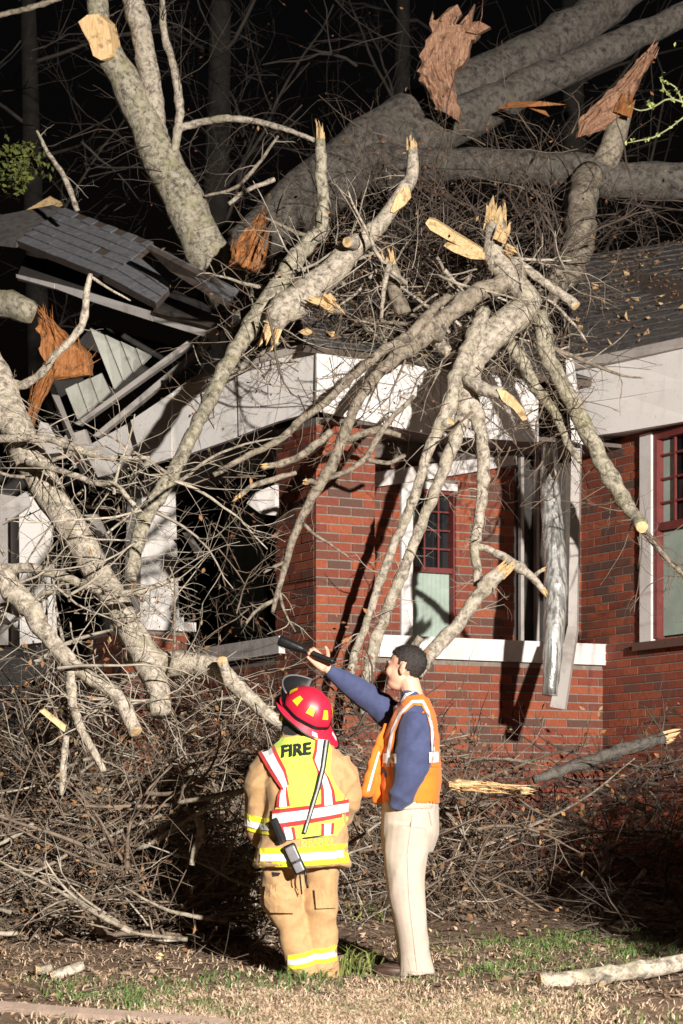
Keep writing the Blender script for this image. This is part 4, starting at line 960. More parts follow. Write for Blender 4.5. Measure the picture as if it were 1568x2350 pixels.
# twigs dangling in front of the eave and pier
tangle('hanging_twigs', pick(48, box_px(560, 1320, 700, 960, 17.0, 17.9)), (.3, .9), .005, 'twig_brown', 3, 1, .25, .04, bias=(-.3, 0, -.6), tips=('bud', .1, .015, 'buds'))
tangle('hanging_twigs', pick(45, box_px(1120, 1330, 880, 1060, 17.4, 17.9)), (.2, .6), .005, 'twig_brown', 3, 1, .3, .04, bias=(.1, 0, -.5))
tangle('porch_twigs', pick(42, box_px(400, 640, 1080, 1420, 17.0, 18.6)), (.3, .8), .0045, 'twig_brown', 2, 1, .25, .0, bias=(.3, 0, -.2), tips=('bud', .25, .02, 'buds'))
# pale tangle across the left porch
tangle('pale_twigs', pick(52, box_px(-40, 400, 980, 1640, 15.0, 16.6)), (.3, 1.0), .0055, 'twig_pale', 3, 1, .26, .0, dirw=(1.1, .5, .8), tips=('dead_leaf', .08, .022, 'dead_leaves'))
tangle('pale_twigs', pick(20, box_px(-20, 330, 1300, 1620, 14.8, 15.8)), (.4, 1.1), .009, 'twig_pale', 2, 1, .2, .0, dirw=(1, .4, .8))
# brush pile at left, mounded on the lawn
def pile(x0, x1, Y0, Y1, Yt, H, skew=0.0):
    def f():
        x, Y = R.uniform(x0, x1), R.uniform(Y0, Y1)
        h = H * min(1, max(0, (Y - Y0) / (Yt - Y0))) ** .8
        return (x + skew * (Y - Y0), Y, ground(x, Y) + .02 + h * R.random() ** .8)
    return f
tangle('brush_pile', pick(260, pile(-2.6, .2, 15.6, 17.6, 15.9, 1.35)), (.4, 1.1), .007, 'twig_dark', 3, 1, .2, .01, dirw=(1.1, .4, .7), tips=('dead_leaf', .5, .022, 'dead_leaves'))
tangle('brush_pile', pick(820, pile(-2.6, -.25, 14.5, 16.4, 15.9, 1.45)), (.2, .95), .006, 'twig_brown', 3, 2, .15, .01, dirw=(1.1, .6, .6), tips=('dead_leaf', .5, .022, 'dead_leaves'))
tangle('brush_pile', pick(380, pile(-2.6, -.3, 14.5, 16.2, 15.9, 1.45)), (.3, .9), .007, 'twig_pale', 2, 1, .2, .01, dirw=(1.1, .6, .6))
tangle('brush_pile', pick(150, pile(-2.7, -1.0, 14.4, 15.8, 15.4, .9)), (.5, 1.2), .011, 'twig_brown', 3, 1, .2, .01, dirw=(1.1, .5, .5))
tangle('brush_pile', pick(330, pile(-.7, 1.0, 15.4, 17.2, 16.8, 1.25)), (.3, .9), .0065, 'twig_brown', 3, 1, .2, .01, dirw=(1, .6, .7), tips=('dead_leaf', .5, .022, 'dead_leaves'))
tangle('brush_pile', pick(90, pile(-.7, 1.0, 15.4, 17.2, 16.8, 1.25)), (.3, .9), .008, 'twig_pale', 2, 1, .2, .01, dirw=(1, .6, .7))
tangle('brush_pile', pick(430, pile(.5, 3.2, 16.5, 18.3, 17.6, .95)), (.25, .8), .0065, 'twig_dark', 3, 2, .15, .01, dirw=(1.1, .6, .6), tips=('dead_leaf', .3, .024, 'dead_leaves'))
tangle('brush_pile', pick(60, pile(1.5, 2.6, 14.6, 15.4, 15.2, .3)), (.3, .8), .006, 'twig_dark', 2, 1, .22, .0, dirw=(1.1, .6, .6))

for pf, n_ in ((pile(-2.6, -.25, 14.5, 16.6, 15.9, 1.4), 9000), (pile(-.7, 1.0, 15.4, 17.2, 16.8, 1.2), 3500), (pile(.5, 3.2, 16.5, 18.3, 17.6, .9), 4000)):
    lp_ = pick(n_, pf); V, Fc = leaf_mesh(lp_, NR.uniform(.007, .024, n_), .1); o = mk('crushed_leaves', V, Fc, M['crushed'], origin=lp_[0]); o['kind'] = 'stuff'
# larger sticks lying through the piles: individuals
def stick_thing(p, d, L, r, mat, label, group):
    g = grow(np.array([p]), np.array([d]), [L], [r], 9, .16, .0)
    k = kids(g, 3, (.2, .5), .6, 6, .25)
    V, Fc = tube(catmull(g[0], .06), 7, .1, R.random() * 50)
    o = mk('fallen_stick', V, Fc, M[mat], origin=p, smooth=True); tag(o, label, 'stick', group)
    V, Fc = tubes_mesh([k], 5); t = mk('twigs', V, Fc, M[mat], o, smooth=True); t['kind'] = 'stuff'
f = pile(-2.4, -.35, 14.0, 15.6, 15.2, 1.2)
for i in range(42):
    p = f(); stick_thing(p, (R.uniform(-1, 1), R.uniform(-.5, .2), R.uniform(-.25, .6)), R.uniform(.5, 1.2), R.uniform(.010, .018), R.choice(['bark_mid', 'twig_pale', 'twig_brown']), 'bare brown stick tangled in the brush pile left of the firefighter', 'sticks in the left brush pile')
f = pile(.5, 2.4, 16.5, 17.8, 17.5, .9)
def mid(n, x0, x1, y0, y1, Y0, Y1, label, group, mats, r0=.009, r1=.022, bias=(0, 0, 0)):
    q = box_px(x0, x1, y0, y1, Y0, Y1)
    for i in range(n):
        p = q(); stick_thing(p, (R.uniform(-1, 1) + bias[0], R.uniform(-.3, .3), R.uniform(-.7, .7) + bias[2]), R.uniform(.35, .95), R.uniform(r0, r1), R.choice(mats), label, group)
mid(26, 860, 1280, 560, 800, 17.7, 18.4, 'broken pale stick heaped on the roof edge among the forked limbs', 'sticks heaped on the roof edge', ['bark_pale', 'bark_mid', 'bark_pale'])
mid(10, 600, 880, 640, 800, 17.8, 18.5, 'thin broken stick caught under the stout peeled branch', 'sticks under the peeled branch', ['bark_mid', 'bark_pale'])
mid(22, 0, 420, 1050, 1560, 15.2, 16.2, 'pale stick crossing in front of the white porch columns at left', 'sticks across the left porch', ['bark_pale', 'bark_mid'], .007, .016)
for i in range(24):
    p = f(); stick_thing(p, (R.uniform(-1, 1), R.uniform(-.5, .2), R.uniform(-.3, .4)), R.uniform(.5, 1.2), R.uniform(.009, .016), R.choice(['bark_mid', 'twig_brown']), 'bare brown stick tangled in the shaded brush pile right of the man', 'sticks in the right brush pile')

# ------------------------------------------------------------------ trees of the night behind the house
def back_tree(x, Y, r, lean, label):
    b = Vector((x, Y, ground(x, Y)))
    pth = catmull([(b.x, b.y, b.z - .1, r * 1.2), (b.x + lean * .3, Y, 3, r), (b.x + lean * .6, Y + .1, 6, r * .85), (b.x + lean, Y, 10, r * .6), (b.x + lean * 1.2, Y, 14, r * .3)], .4)
    t = empty('tree', b, label, 'tree', 'bare trees behind the house')
    V, Fc = tube(pth, 12, .1, x); mk('trunk', V, Fc, M['bark_far'], t, smooth=True)
    n = 16; i = NR.integers(len(pth) // 4, len(pth) - 1, n); d = NR.normal(0, 1, (n, 3)); d[:, 2] = abs(d[:, 2]) * .7 + .2
    g1 = grow(pth[i, :3], d, NR.uniform(1.6, 3.4, n), .028, 9, .22); g2 = kids(g1, 4, (.3, .6), .45, 7, .25); g3 = kids(g2, 3, (.3, .6), .5, 6, .3)
    V, Fc = tubes_mesh([g1, g2, g3]); c = mk('crown', V, Fc, M['twig_far'], t, smooth=True)
for a in ((-1.75, 28.5, .22, .3, 'dark bare tree behind the upright pale limb'), (-3.6, 30, .18, -.3, 'dark bare tree at the upper left edge of the night'), (.6, 32, .2, .2, 'dark bare tree behind the split slab of the fallen trunk'), (3.4, 31, .24, -.4, 'dark bare tree beyond the forked trunk at upper right')):
    back_tree(*a)
# evergreen sprig at left, budding twig at right
def sprig(px, py, Y, n, rad, mat, size, name, label, cat):
    c = P(px, py, Y); g = grow(np.tile(np.array(c), (n, 1)) + NR.normal(0, rad * .35, (n, 3)), NR.normal(0, 1, (n, 3)), rad, .004, 6, .2)
    V, Fc = tubes_mesh([g]); o = mk(name, V, Fc, M['twig_dark'], origin=c, smooth=True); tag(o, label, cat)
    pts = np.concatenate([g[:, i, :3] for i in range(1, 6)]); pts = np.repeat(pts, 3, 0) + NR.normal(0, .03, (len(pts) * 3, 3))
    V, Fc = leaf_mesh(pts, size * NR.uniform(.6, 1.3, len(pts))); f = mk('foliage', V, Fc, M[mat], o); f['kind'] = 'stuff'
sprig(52, 370, 21.5, 26, .22, 'evergreen', .035, 'evergreen_bough', 'yellow-green leafy bough glowing at the upper left edge', 'bough')
sprig(-10, 372, 21.8, 20, .2, 'evergreen', .035, 'evergreen_bough', 'leafy bough cut by the left edge of the picture beside the brighter one', 'bough')
bt = limb('budding_twig', [(1620, 250, 13, 2.40), (1568, 235, 13, 2.40), (1545, 228, 13, 2.16), (1525, 230, 13, 2.04), (1500, 246, 13, 1.80), (1470, 254, 13, 1.56), (1450, 246, 13, 1.08)], 'green_twig' if 'green_twig' in M else 'twig_pale', 'bright budding green twig reaching in at the upper right edge', 'twig', sides=6, rough=.1)
tb = [limb_path([(1545, 228, 13, 1.80), (1525, 205, 13, 1.56), (1515, 180, 13, 1.20)]), limb_path([(1568, 238, 13, 1.80), (1550, 200, 13, 1.80), (1530, 190, 13, 1.20)]), limb_path([(1600, 255, 13, 2.04), (1568, 270, 13, 2.04), (1540, 292, 13, 1.80), (1500, 315, 13, 1.56), (1470, 322, 13, 1.44), (1440, 328, 13, 1.20)]), limb_path([(1500, 246, 13, 1.20), (1490, 238, 13, 0.96)])]
mb = MB()
for t in tb: mb.add(*tube(t, 6, .1))
mb.obj('side_shoot', M['green_twig'], bt, smooth=True)
pts = np.concatenate([t[NR.integers(0, len(t), 20), :3] for t in tb] + [np.array([P(x, y, 13) for x, y in ((1515, 178), (1530, 188), (1528, 170), (1440, 326), (1450, 322), (1447, 246), (1548, 105), (1490, 236))])]) ; pts = pts + NR.normal(0, .006, pts.shape)
V, Fc = leaf_mesh(pts, .014); b_ = mk('buds', V, Fc, M['green_bud'], bt); b_['kind'] = 'stuff'

# ------------------------------------------------------------------ lawn: litter, dry and green grass, weeds
def scatter(n, wfun, x0=-2.3, x1=2.3, y0=11.3, y1=18.4):
    out = []
    while len(out) < n:
        x, y = R.uniform(x0, x1), R.uniform(y0, y1); z = ground(x, y)
        px = 784 + x / y * F; py = HOR - (z - CAMZ) / y * F
        if R.random() < wfun(px, py, x, y): out.append((x, y, z + .018 * noise.noise(Vector((x * 2.2, y * 2.2, 0))) + .014 * noise.noise(Vector((x * 9, y * 9, 3)))))
    return np.array(out)
g_ = lambda v, c, s: math.exp(-((v - c) / s) ** 2)
def w_dry(px, py, x, y):
    w = g_(px, 820, 420) * (1 / (1 + math.exp(-(py - 2285) / 14)))
    w += .035 * g_(py, 2215, 60) + .03 * g_(px, 1100, 260) * g_(py, 2150, 60)
    return min(1, w) * (.45 + .55 * (noise.noise(Vector((x * 3, y * 3, 7))) + .4 * noise.noise(Vector((x * 11, y * 11, 2))) > -.1)) * (0 if py < 2290 + (px - 0) * .18 and px < 330 and py > 2330 - 60 + px * .18 and False else 1)
def w_green(px, py, x, y):
    w = .62 * g_(px, 330, 170) * g_(py, 2296 + (330 - px) * -.10, 26) + .42 * g_(px, 640, 220) * g_(py, 2256, 15) + .45 * g_(px, 1350, 220) * g_(py, 2180, 40) + .16 * g_(px, 1000, 500) * g_(py, 2335, 40) + .3 * g_(px, 1160, 110) * g_(py, 2235, 22)
    return min(1, w) * (noise.noise(Vector((x * 5, y * 5, 1))) + .5 * noise.noise(Vector((x * 14, y * 14, 4))) > .0)
def blades(pts, h, w, lean=.5):
    N = len(pts); hh = h * NR.uniform(.5, 1.4, N)[:, None]; a = NR.uniform(0, 6.283, N)
    side = np.stack([np.cos(a), np.sin(a), np.zeros(N)], 1) * w * NR.uniform(.6, 1.4, N)[:, None]
    ln = NR.normal(0, lean, (N, 3)); ln[:, 2] = 0; up = np.array([0, 0, 1.0])
    m = pts + (up + ln * .5) * hh * .55; t = pts + (up * .75 + ln * 1.2) * hh
    V = np.stack([pts - side, pts + side, m + side * .7, m - side * .7, t], 1).reshape(-1, 3); o = np.arange(N)[:, None] * 5
    return V, np.concatenate([o + np.array([[0, 1, 2]]), o + np.array([[0, 2, 3]]), o + np.array([[3, 2, 4]])]).astype(int)
def stuff(name, VF, mat): o = mk(name, VF[0], VF[1], M[mat], origin=(0, 13, 0)); o['kind'] = 'stuff'; return o
stuff('dry_grass', blades(scatter(21000, w_dry, y1=14.5), .04, .0034, 1.1), 'dry_grass')
stuff('green_grass', blades(scatter(4600, w_green, y1=15.0), .05, .0034, .7), 'green_grass')
lp = scatter(12500, lambda px, py, x, y: (.9 if py < 2300 else .25) * (.35 + .65 * (noise.noise(Vector((x * 2, y * 2, 5))) > -.1)))
lp[:, 2] += .008
stuff('leaf_litter', leaf_mesh(lp, np.clip(NR.lognormal(-4.1, .45, len(lp)), .006, .05), .75), 'litter')
tangle('fallen_twiglets', scatter(1300, lambda px, py, x, y: .8 if py < 2300 else .2) + np.array([0, 0, .012]), (.08, .4), .0028, 'twig_brown', 1, 0, .2, 0, dirw=(1, .8, .12), S=5)
cp = scatter(260, lambda px, py, x, y: .8 if py < 2330 else .2); cp[:, 2] += .01
stuff('wood_chips', leaf_mesh(cp, NR.uniform(.012, .03, len(cp)), .7), 'wood')
hbx, hby = 3.45, 11.6  # out-of-view bush, added to throw shade on the lower right
hb_ = empty('shade_bush', (hbx, hby, ground(hbx, hby)), 'unseen evergreen bush added beyond the right edge of the lawn for shade', 'bush')
c_ = np.array([hbx, hby, ground(hbx, hby) + 1.2]); st_ = NR.normal(0, 1, (11000, 3)); st_ /= np.linalg.norm(st_, axis=1)[:, None]
V, Fc = leaf_mesh(c_ + st_ * np.array([1.0, .75, 1.22]) * NR.uniform(.3, 1.0, (11000, 1)), NR.uniform(.035, .08, 11000)); o = mk('foliage', V, Fc, M['evergreen'], hb_); o['kind'] = 'stuff'
g0 = grow(np.tile(np.array([hbx, hby, ground(hbx, hby) - .05]), (14, 1)), NR.normal(0, .45, (14, 3)) + np.array([0, 0, 1]), 2.0, .02, 8, .12); V, Fc = tubes_mesh([g0, kids(g0, 6, (.3, .6))]); o = mk('stems', V, Fc, M['twig_dark'], hb_); o['kind'] = 'stuff'
def weed(px, py, n, h, label, mat='weed'):
    p = gp(px, py); pts = np.array(p)[None] + np.concatenate([NR.normal(0, .07, (n, 2)), np.zeros((n, 1))], 1)
    V, Fc = blades(pts, h, .006, .75); o = mk('weed_clump', V, Fc, M[mat], origin=p); tag(o, label, 'weed', 'weeds on the lawn')
weed(808, 2238, 110, .17, 'yellow-green weed tuft between the two men\'s feet')
weed(845, 2110, 60, .16, 'small yellow weed tuft behind the man\'s legs')
weed(700, 2255, 60, .10, 'low green tuft in front of the firefighter\'s boots', 'green_grass')

# ------------------------------------------------------------------ people
def mat_cloth(name, col, var=.18, scale=30, rough=.85, bmp=.25):
    m, nt, b = new_mat(name); co = objco(nt); n = nz(nt, scale, 4, .65, co); n2 = nz(nt, 6, 4, .6, co)
    c = ramp(nt, n, [(.3, tuple(x * (1 - var) for x in col)), (.7, tuple(min(1, x * (1 + var * .5)) for x in col))])
    c = mix(nt, ramp(nt, n2, [(.5, (0, 0, 0)), (.8, (.35,) * 3)]), c, tuple(x * .78 for x in col))
    nt.links.new(c, b.inputs['Base Color']); b.inputs['Roughness'].default_value = rough
    b.inputs['Sheen Weight'].default_value = .15
    bump(nt, b, nz(nt, 220, 2, .5, co), bmp, .002); return m
M['turnout'] = mat_cloth('turnout_cloth', (.50, .305, .14)); M['lime'] = mat_cloth('lime_mesh', (.60, .78, .09), .06)
M['fluo_yellow'] = mat_cloth('fluorescent_yellow', (.86, .80, .03), .05); M['silver'] = mat_cloth('reflective_silver', (.80, .79, .80), .06, 60, .4)
M['tape_red'] = mat_cloth('tape_red', (.60, .035, .035), .1); M['black_cloth'] = mat_cloth('black_cloth', (.012, .012, .013))
M['orange'] = mat_cloth('orange_mesh', (.80, .20, .014), .1); M['navy'] = mat_cloth('navy_knit', (.055, .068, .155), .2)
M['khaki'] = mat_cloth('pale_khaki', (.53, .445, .365), .08); M['shoe'] = mat_plain('brown_leather', (.08, .045, .03), .5, .3, 20)
M['skin'] = mat_plain('skin', (.74, .42, .29), .5, .10, 14); M['hair'] = mat_plain('dark_hair', (.034, .026, .023), .6, .4, 60, bmp=.6)
M['helmet'] = mat_plain('helmet_red', (.60, .018, .05), .42, .12, 8); M['black'] = mat_plain('black_plastic', (.012, .012, .013), .35, .2, 20)
M['badge_yellow'] = mat_plain('reflective_yellow', (.92, .66, .03), .35, .05, 30); M['grey_plastic'] = mat_plain('grey_plastic', (.18, .17, .18), .4, .2, 20)
M['strap'] = mat_cloth('strap_webbing', (.42, .42, .40), .2)
M['seam_shade'] = mat_cloth('trouser_seam_shade', (.46, .38, .31), .1)  # darker khaki for stitching and for painted crease shading
M['eye'] = mat_plain('eye', (.03, .02, .015), .2, .1, 20)

def remesh(parts, voxel, smooth_it=2, wr=0.0, wscale=7, seed=0, zs=1.9, sh=.5):
    V, Fc = [], []
    for v, f in parts:
        b = len(V); V += [tuple(x) for x in v]; Fc += [tuple(i + b for i in q) for q in f]
    me = bpy.data.meshes.new('tmp'); me.from_pydata(V, [], Fc); o = bpy.data.objects.new('tmp', me); COL.objects.link(o)
    md = o.modifiers.new('r', 'REMESH'); md.mode = 'VOXEL'; md.voxel_size = voxel
    ms = o.modifiers.new('s', 'SMOOTH'); ms.factor = .5; ms.iterations = smooth_it
    dg = bpy.context.evaluated_depsgraph_get(); ev = o.evaluated_get(dg); e = ev.to_mesh()
    n = len(e.vertices); co = np.zeros(n * 3, np.float32); e.vertices.foreach_get('co', co); co = co.reshape(-1, 3).astype(float)
    nr = np.zeros(n * 3, np.float32); e.vertices.foreach_get('normal', nr); nr = nr.reshape(-1, 3)
    fs = [tuple(p.vertices) for p in e.polygons]
    ev.to_mesh_clear(); bpy.data.objects.remove(o); bpy.data.meshes.remove(me)
    if wr:
        for i in range(n):
            q = Vector(co[i]); q = q + .05 * noise.noise_vector(q * 5); w = (1 - 3.2 * abs(noise.noise(Vector((q.x * wscale * .8 + q.z * sh * 6 + seed, q.y * wscale * .8, q.z * wscale * zs * .6))))) + .6 * (1 - 3 * abs(noise.noise(Vector((q.x * wscale * 1.5 - q.z * sh * 12, q.y * wscale * 1.5 + seed, q.z * wscale * zs)))))
            w *= .6
            co[i] += nr[i] * w * wr
    return co, fs

def loft(secs, n=24):
    """secs: (centre, rx, ry, yaw); horizontal ellipses"""
    V = []
    for c, rx, ry, yaw in secs:
        for k in range(n):
            a = 2 * math.pi * k / n; sx, sy = abs(math.cos(a)) ** .85 * (1 if math.cos(a) > 0 else -1), abs(math.sin(a)) ** .85 * (1 if math.sin(a) > 0 else -1)
            x, y = rx * sx, ry * sy
            V.append((c[0] + x * math.cos(yaw) - y * math.sin(yaw), c[1] + x * math.sin(yaw) + y * math.cos(yaw), c[2]))
    Fc = [(i * n + k, i * n + (k + 1) % n, (i + 1) * n + (k + 1) % n, (i + 1) * n + k) for i in range(len(secs) - 1) for k in range(n)]
    Fc += [tuple(range(n - 1, -1, -1)), tuple(range((len(secs) - 1) * n, len(secs) * n))]
    return V, Fc

def limb_t(pts, step=.03, sides=16): return tube(catmull(pts, step), sides)

def sphere(c, r, ax=None, nu=20, nv=14):
    ax = ax or (Vector((1, 0, 0)), Vector((0, 1, 0)), Vector((0, 0, 1))); V = []
    for j in range(1, nv):
        t = math.pi * j / nv
        for k in range(nu):
            a = 2 * math.pi * k / nu; V.append(Vector(c) + ax[0] * (r[0] * math.sin(t) * math.cos(a)) + ax[1] * (r[1] * math.sin(t) * math.sin(a)) + ax[2] * (r[2] * math.cos(t)))
    Fc = [((j) * nu + k, (j + 1) * nu + k, (j + 1) * nu + (k + 1) % nu, j * nu + (k + 1) % nu) for j in range(nv - 2) for k in range(nu)]
    V += [Vector(c) + ax[2] * r[2], Vector(c) - ax[2] * r[2]]; n = len(V)
    Fc += [(k, (k + 1) % nu, n - 2) for k in range(nu)] + [((nv - 2) * nu + (k + 1) % nu, (nv - 2) * nu + k, n - 1) for k in range(nu)]
    return V, Fc

def axes(fwd, up):
    f = Vector(fwd).normalized(); u = Vector(up); u = (u - f * u.dot(f)).normalized(); return f, u.cross(f), u     # forward, left, up

def head_parts(c, fwd, up, s=1.0):
    f, l, u = axes(fwd, up); c = Vector(c); A = lambda a, b, d: c + f * a * s + l * b * s + u * d * s
    ax = (f, l, u); S = lambda a, b, d, r: sphere(A(a, b, d), tuple(x * s for x in r), ax)
    parts = [S(-.012, 0, .035, (.098, .076, .086)), S(.026, 0, .012, (.070, .062, .070)), S(.028, 0, -.025, (.066, .064, .080)), S(.040, 0, -.074, (.052, .048, .042)), S(.070, 0, -.094, (.026, .026, .022)),
             S(.078, 0, .030, (.019, .046, .014)), S(.094, 0, .006, (.016, .011, .034)), S(.105, 0, -.014, (.016, .016, .014)),
             S(.082, 0, -.046, (.018, .024, .010)), S(.081, 0, -.060, (.018, .022, .010)),
             S(.066, .036, -.018, (.028, .024, .030)), S(.066, -.036, -.018, (.028, .024, .030))]
    for sd in (1, -1):
        parts += [S(-.012, sd * .079, -.004, (.018, .009, .031)), S(-.017, sd * .082, .010, (.016, .010, .018))]
    return parts

def hand_parts(w, d, n, side, curl=.5, s=1.0, thumb=.6, cl=None):
    """w wrist, d along palm, n palm normal (fingers curl to it), side = direction of the thumb"""
    w, d = Vector(w), Vector(d).normalized(); n = Vector(n); n = (n - d * n.dot(d)).normalized(); t = Vector(side); t = (t - d * t.dot(d) - n * t.dot(n)).normalized()
    pr = []
    for o in (-.026, -.009, .009, .026): pr.append(tube(catmull([(*(w + t * o * .6 * s), .017 * s), (*(w + d * .045 * s + t * o * .9 * s), .016 * s), (*(w + d * .088 * s + t * o * s), .0125 * s)], .012), 10))
    for i, o in enumerate((.028, .0095, -.0095, -.028)):
        p = w + d * .086 * s + t * o * s; a = 0; pts = [(*(p - d * .01), .0105 * s)]; dd = d
        L = (.95, 1.05, 1.0, .78)[i]; cc = cl[i] if cl else curl
        for j, ln in enumerate((.044, .028, .022)):
            a += cc * (1.0, 1.1, .8)[j]; dd = d * math.cos(a) + n * math.sin(a); p = p + dd * ln * L * s; pts.append((*p, (.0095, .0088, .0075)[j] * s))
        pr.append(tube(catmull(pts, .008), 10))
    p = w + d * .02 * s + t * .026 * s; pts = [(*p, .014 * s)]
    for j, (ln, x) in enumerate(((.04, .9), (.03, .55), (.025, .35))):
        dd = (d * (1 - x * .4) + t * x + n * thumb * (j + 1) * .35).normalized(); p = p + dd * ln * s; pts.append((*p, (.0125, .011, .009)[j] * s))
    pr.append(tube(catmull(pts, .008), 10)); return pr

def bvh(V, Fc): return BVHTree.FromPolygons([Vector(v) for v in V], Fc)
CP = Vector((0, 0, CAMZ))
def cast(bv, px, py, off, Yd):
    d = (P(px, py, 10) - CP).normalized(); h = bv.ray_cast(CP, d)
    if h[0] is None:
        q, nn, _, _ = bv.find_nearest(P(px, py, Yd)); return q - d * off
    return h[0] - d * off
def decal(name, Le, Re, bv, mat, par, off, Yd=13.2, nu=6, step=14):
    """cloth strip laid on a garment, between two edge lines given as seen from the street"""
    rows = []
    for i in range(len(Le) - 1):
        L = max(math.dist(Le[i], Le[i + 1]), math.dist(Re[i], Re[i + 1])); n = max(1, int(L / step))
        for k in range(n): t = k / n; rows.append(((Le[i][0] * (1 - t) + Le[i + 1][0] * t, Le[i][1] * (1 - t) + Le[i + 1][1] * t), (Re[i][0] * (1 - t) + Re[i + 1][0] * t, Re[i][1] * (1 - t) + Re[i + 1][1] * t)))
    rows.append((Le[-1], Re[-1])); V = []
    for a, b in rows:
        for k in range(nu + 1): t = k / nu; V.append(cast(bv, a[0] * (1 - t) + b[0] * t, a[1] * (1 - t) + b[1] * t, off, Yd))
    m = len(V); V += [v + Vector((0, .004, 0)) for v in V]; Fc = []; w = nu + 1; n = len(rows)
    for i in range(n - 1):
        for k in range(nu): a = i * w + k; Fc += [(a, a + 1, a + w + 1, a + w), (a + m + w, a + m + w + 1, a + m + 1, a + m)]
        a = i * w; b = a + w; Fc += [(b, a, a + m, b + m), (a + nu, b + nu, b + nu + m, a + nu + m)]
    for k in range(nu): Fc += [(k, k + m, k + 1 + m, k + 1), ((n - 1) * w + k + 1, (n - 1) * w + k + 1 + m, (n - 1) * w + k + m, (n - 1) * w + k)]
    return mk(name, V, Fc, mat, par, smooth=False)
def band(name, y_l, y_r, x_l, x_r, h, bv, mat, par, off, Yd=13.2, bow=0):
    n = 10; Le, Re = [], []
    for k in range(n + 1):
        t = k / n; x = x_l + (x_r - x_l) * t; y = y_l + (y_r - y_l) * t + bow * math.sin(math.pi * t); Le.append((x, y)); Re.append((x, y + h))
    return decal(name, Le, Re, bv, mat, par, off, Yd, 3, 12)
def lettering(name, body, fx, bv, mat, par, off, Yd=13.2, bold=.03):
    cu = bpy.data.curves.new('t', 'FONT'); cu.body = body; cu.offset = bold; cu.size = 1; o = bpy.data.objects.new('t', cu); COL.objects.link(o)
    dg = bpy.context.evaluated_depsgraph_get(); e = o.evaluated_get(dg); me = e.to_mesh()
    V = [cast(bv, *fx(v.co.x, v.co.y), off, Yd) for v in me.vertices]; Fc = [tuple(p.vertices) for p in me.polygons]
    e.to_mesh_clear(); bpy.data.objects.remove(o); bpy.data.curves.remove(cu)
    return mk(name, V, Fc, mat, par)

# ---------------- firefighter, seen from behind
YF = 13.25
def fp(px, py, dy=0.0): return P(px, py, YF) + Vector((0, dy, 0))
ff = empty('person', (P(715, 2243, YF).x, YF, 0), 'firefighter in tan coat, lime vest and red helmet, back turned', 'person')
k_ = YF / F
def sec(xl, xr, y, ry, dy=0.0):
    c = fp((xl + xr) / 2, y, dy); return (c, (xr - xl) / 2 * k_, ry, 0)
coat_torso = loft([sec(582, 806, 1986, .205), sec(588, 800, 1960, .20), sec(600, 795, 1925, .185), sec(606, 794, 1880, .175), sec(606, 796, 1830, .17), sec(602, 800, 1790, .165), sec(600, 798, 1755, .155, .0), sec(612, 786, 1728, .14, .01), sec(640, 760, 1702, .115, .02), sec(655, 738, 1680, .095, .03)])
inner_cut = None
la = limb_t([(*fp(628, 1745, .0), .085), (*fp(604, 1790, .0), .088), (*fp(594, 1840, .03), .082), (*fp(592, 1885, .07), .075), (*fp(604, 1925, .13), .070), (*fp(622, 1945, .20), .062)])
ra = limb_t([(*fp(772, 1745, .0), .085), (*fp(790, 1790, .0), .085), (*fp(790, 1840, .06), .08), (*fp(776, 1880, .14), .07), (*fp(752, 1895, .24), .06)])
collar = loft([sec(648, 744, 1695, .10, .03), sec(646, 736, 1682, .098, .03), sec(650, 728, 1672, .09, .03)])
CV, CF = remesh([coat_torso, la, ra, collar], .010, 1, .018, 5.5, 3, 1.1, .7)
mk('coat', CV, CF, M['turnout'], ff, smooth=True); cb = bvh(CV, CF)
# trousers
def leg(pts): return limb_t(pts, .03, 18)
TV, TF = remesh([leg([(*fp(655, 1960, .0), .118), (*fp(651, 2010, .0), .114), (*fp(648, 2060, -.01), .116), (*fp(653, 2088, -.01), .106), (*fp(665, 2112, -.01), .090), (*fp(678, 2160, .0), .082), (*fp(692, 2205, .0), .080), (*fp(703, 2246, .0), .082)]),
                 leg([(*fp(732, 1960, .02), .116), (*fp(733, 2010, .02), .110), (*fp(734, 2070, .02), .100), (*fp(734, 2120, .03), .090), (*fp(738, 2170, .03), .084), (*fp(741, 2210, .03), .083), (*fp(742, 2246, .03), .084)])], .010, 1, .016, 5.5, 9, .9, .6)
mk('trousers', TV, TF, M['turnout'], ff, smooth=True); tb_ = bvh(TV, TF)
decal('pocket_flap', [(610, 2028), (606, 2060), (609, 2094)], [(684, 2040), (684, 2065), (676, 2096)], tb_, M['turnout'], ff, .034)
decal('pocket_flap', [(722, 2040), (724, 2062), (726, 2085)], [(776, 2040), (778, 2062), (772, 2084)], tb_, M['turnout'], ff, .026)
decal('pocket_slot', [(624, 2001), (626, 2012)], [(645, 2003), (640, 2010)], tb_, M['black_cloth'], ff, .006)
# ankle bands
for xl, xr, yl, yr in ((660, 720, 2192, 2180), (718, 780, 2178, 2168)):
    band('ankle_band', yl, yr, xl, xr, 34, tb_, M['fluo_yellow'], ff, .006, bow=3); band('ankle_tape', yl + 11, yr + 11, xl, xr, 13, tb_, M['silver'], ff, .010, bow=3)
# coat bands
band('hem_band', 1946, 1934, 572, 812, 44, cb, M['fluo_yellow'], ff, .009, bow=4); band('hem_tape', 1960, 1949, 574, 810, 17, cb, M['silver'], ff, .016, bow=4)
band('cuff_band', 1866, 1878, 562, 618, 38, cb, M['fluo_yellow'], ff, .009, bow=2); band('cuff_tape', 1880, 1891, 562, 618, 15, cb, M['silver'], ff, .016, bow=2)
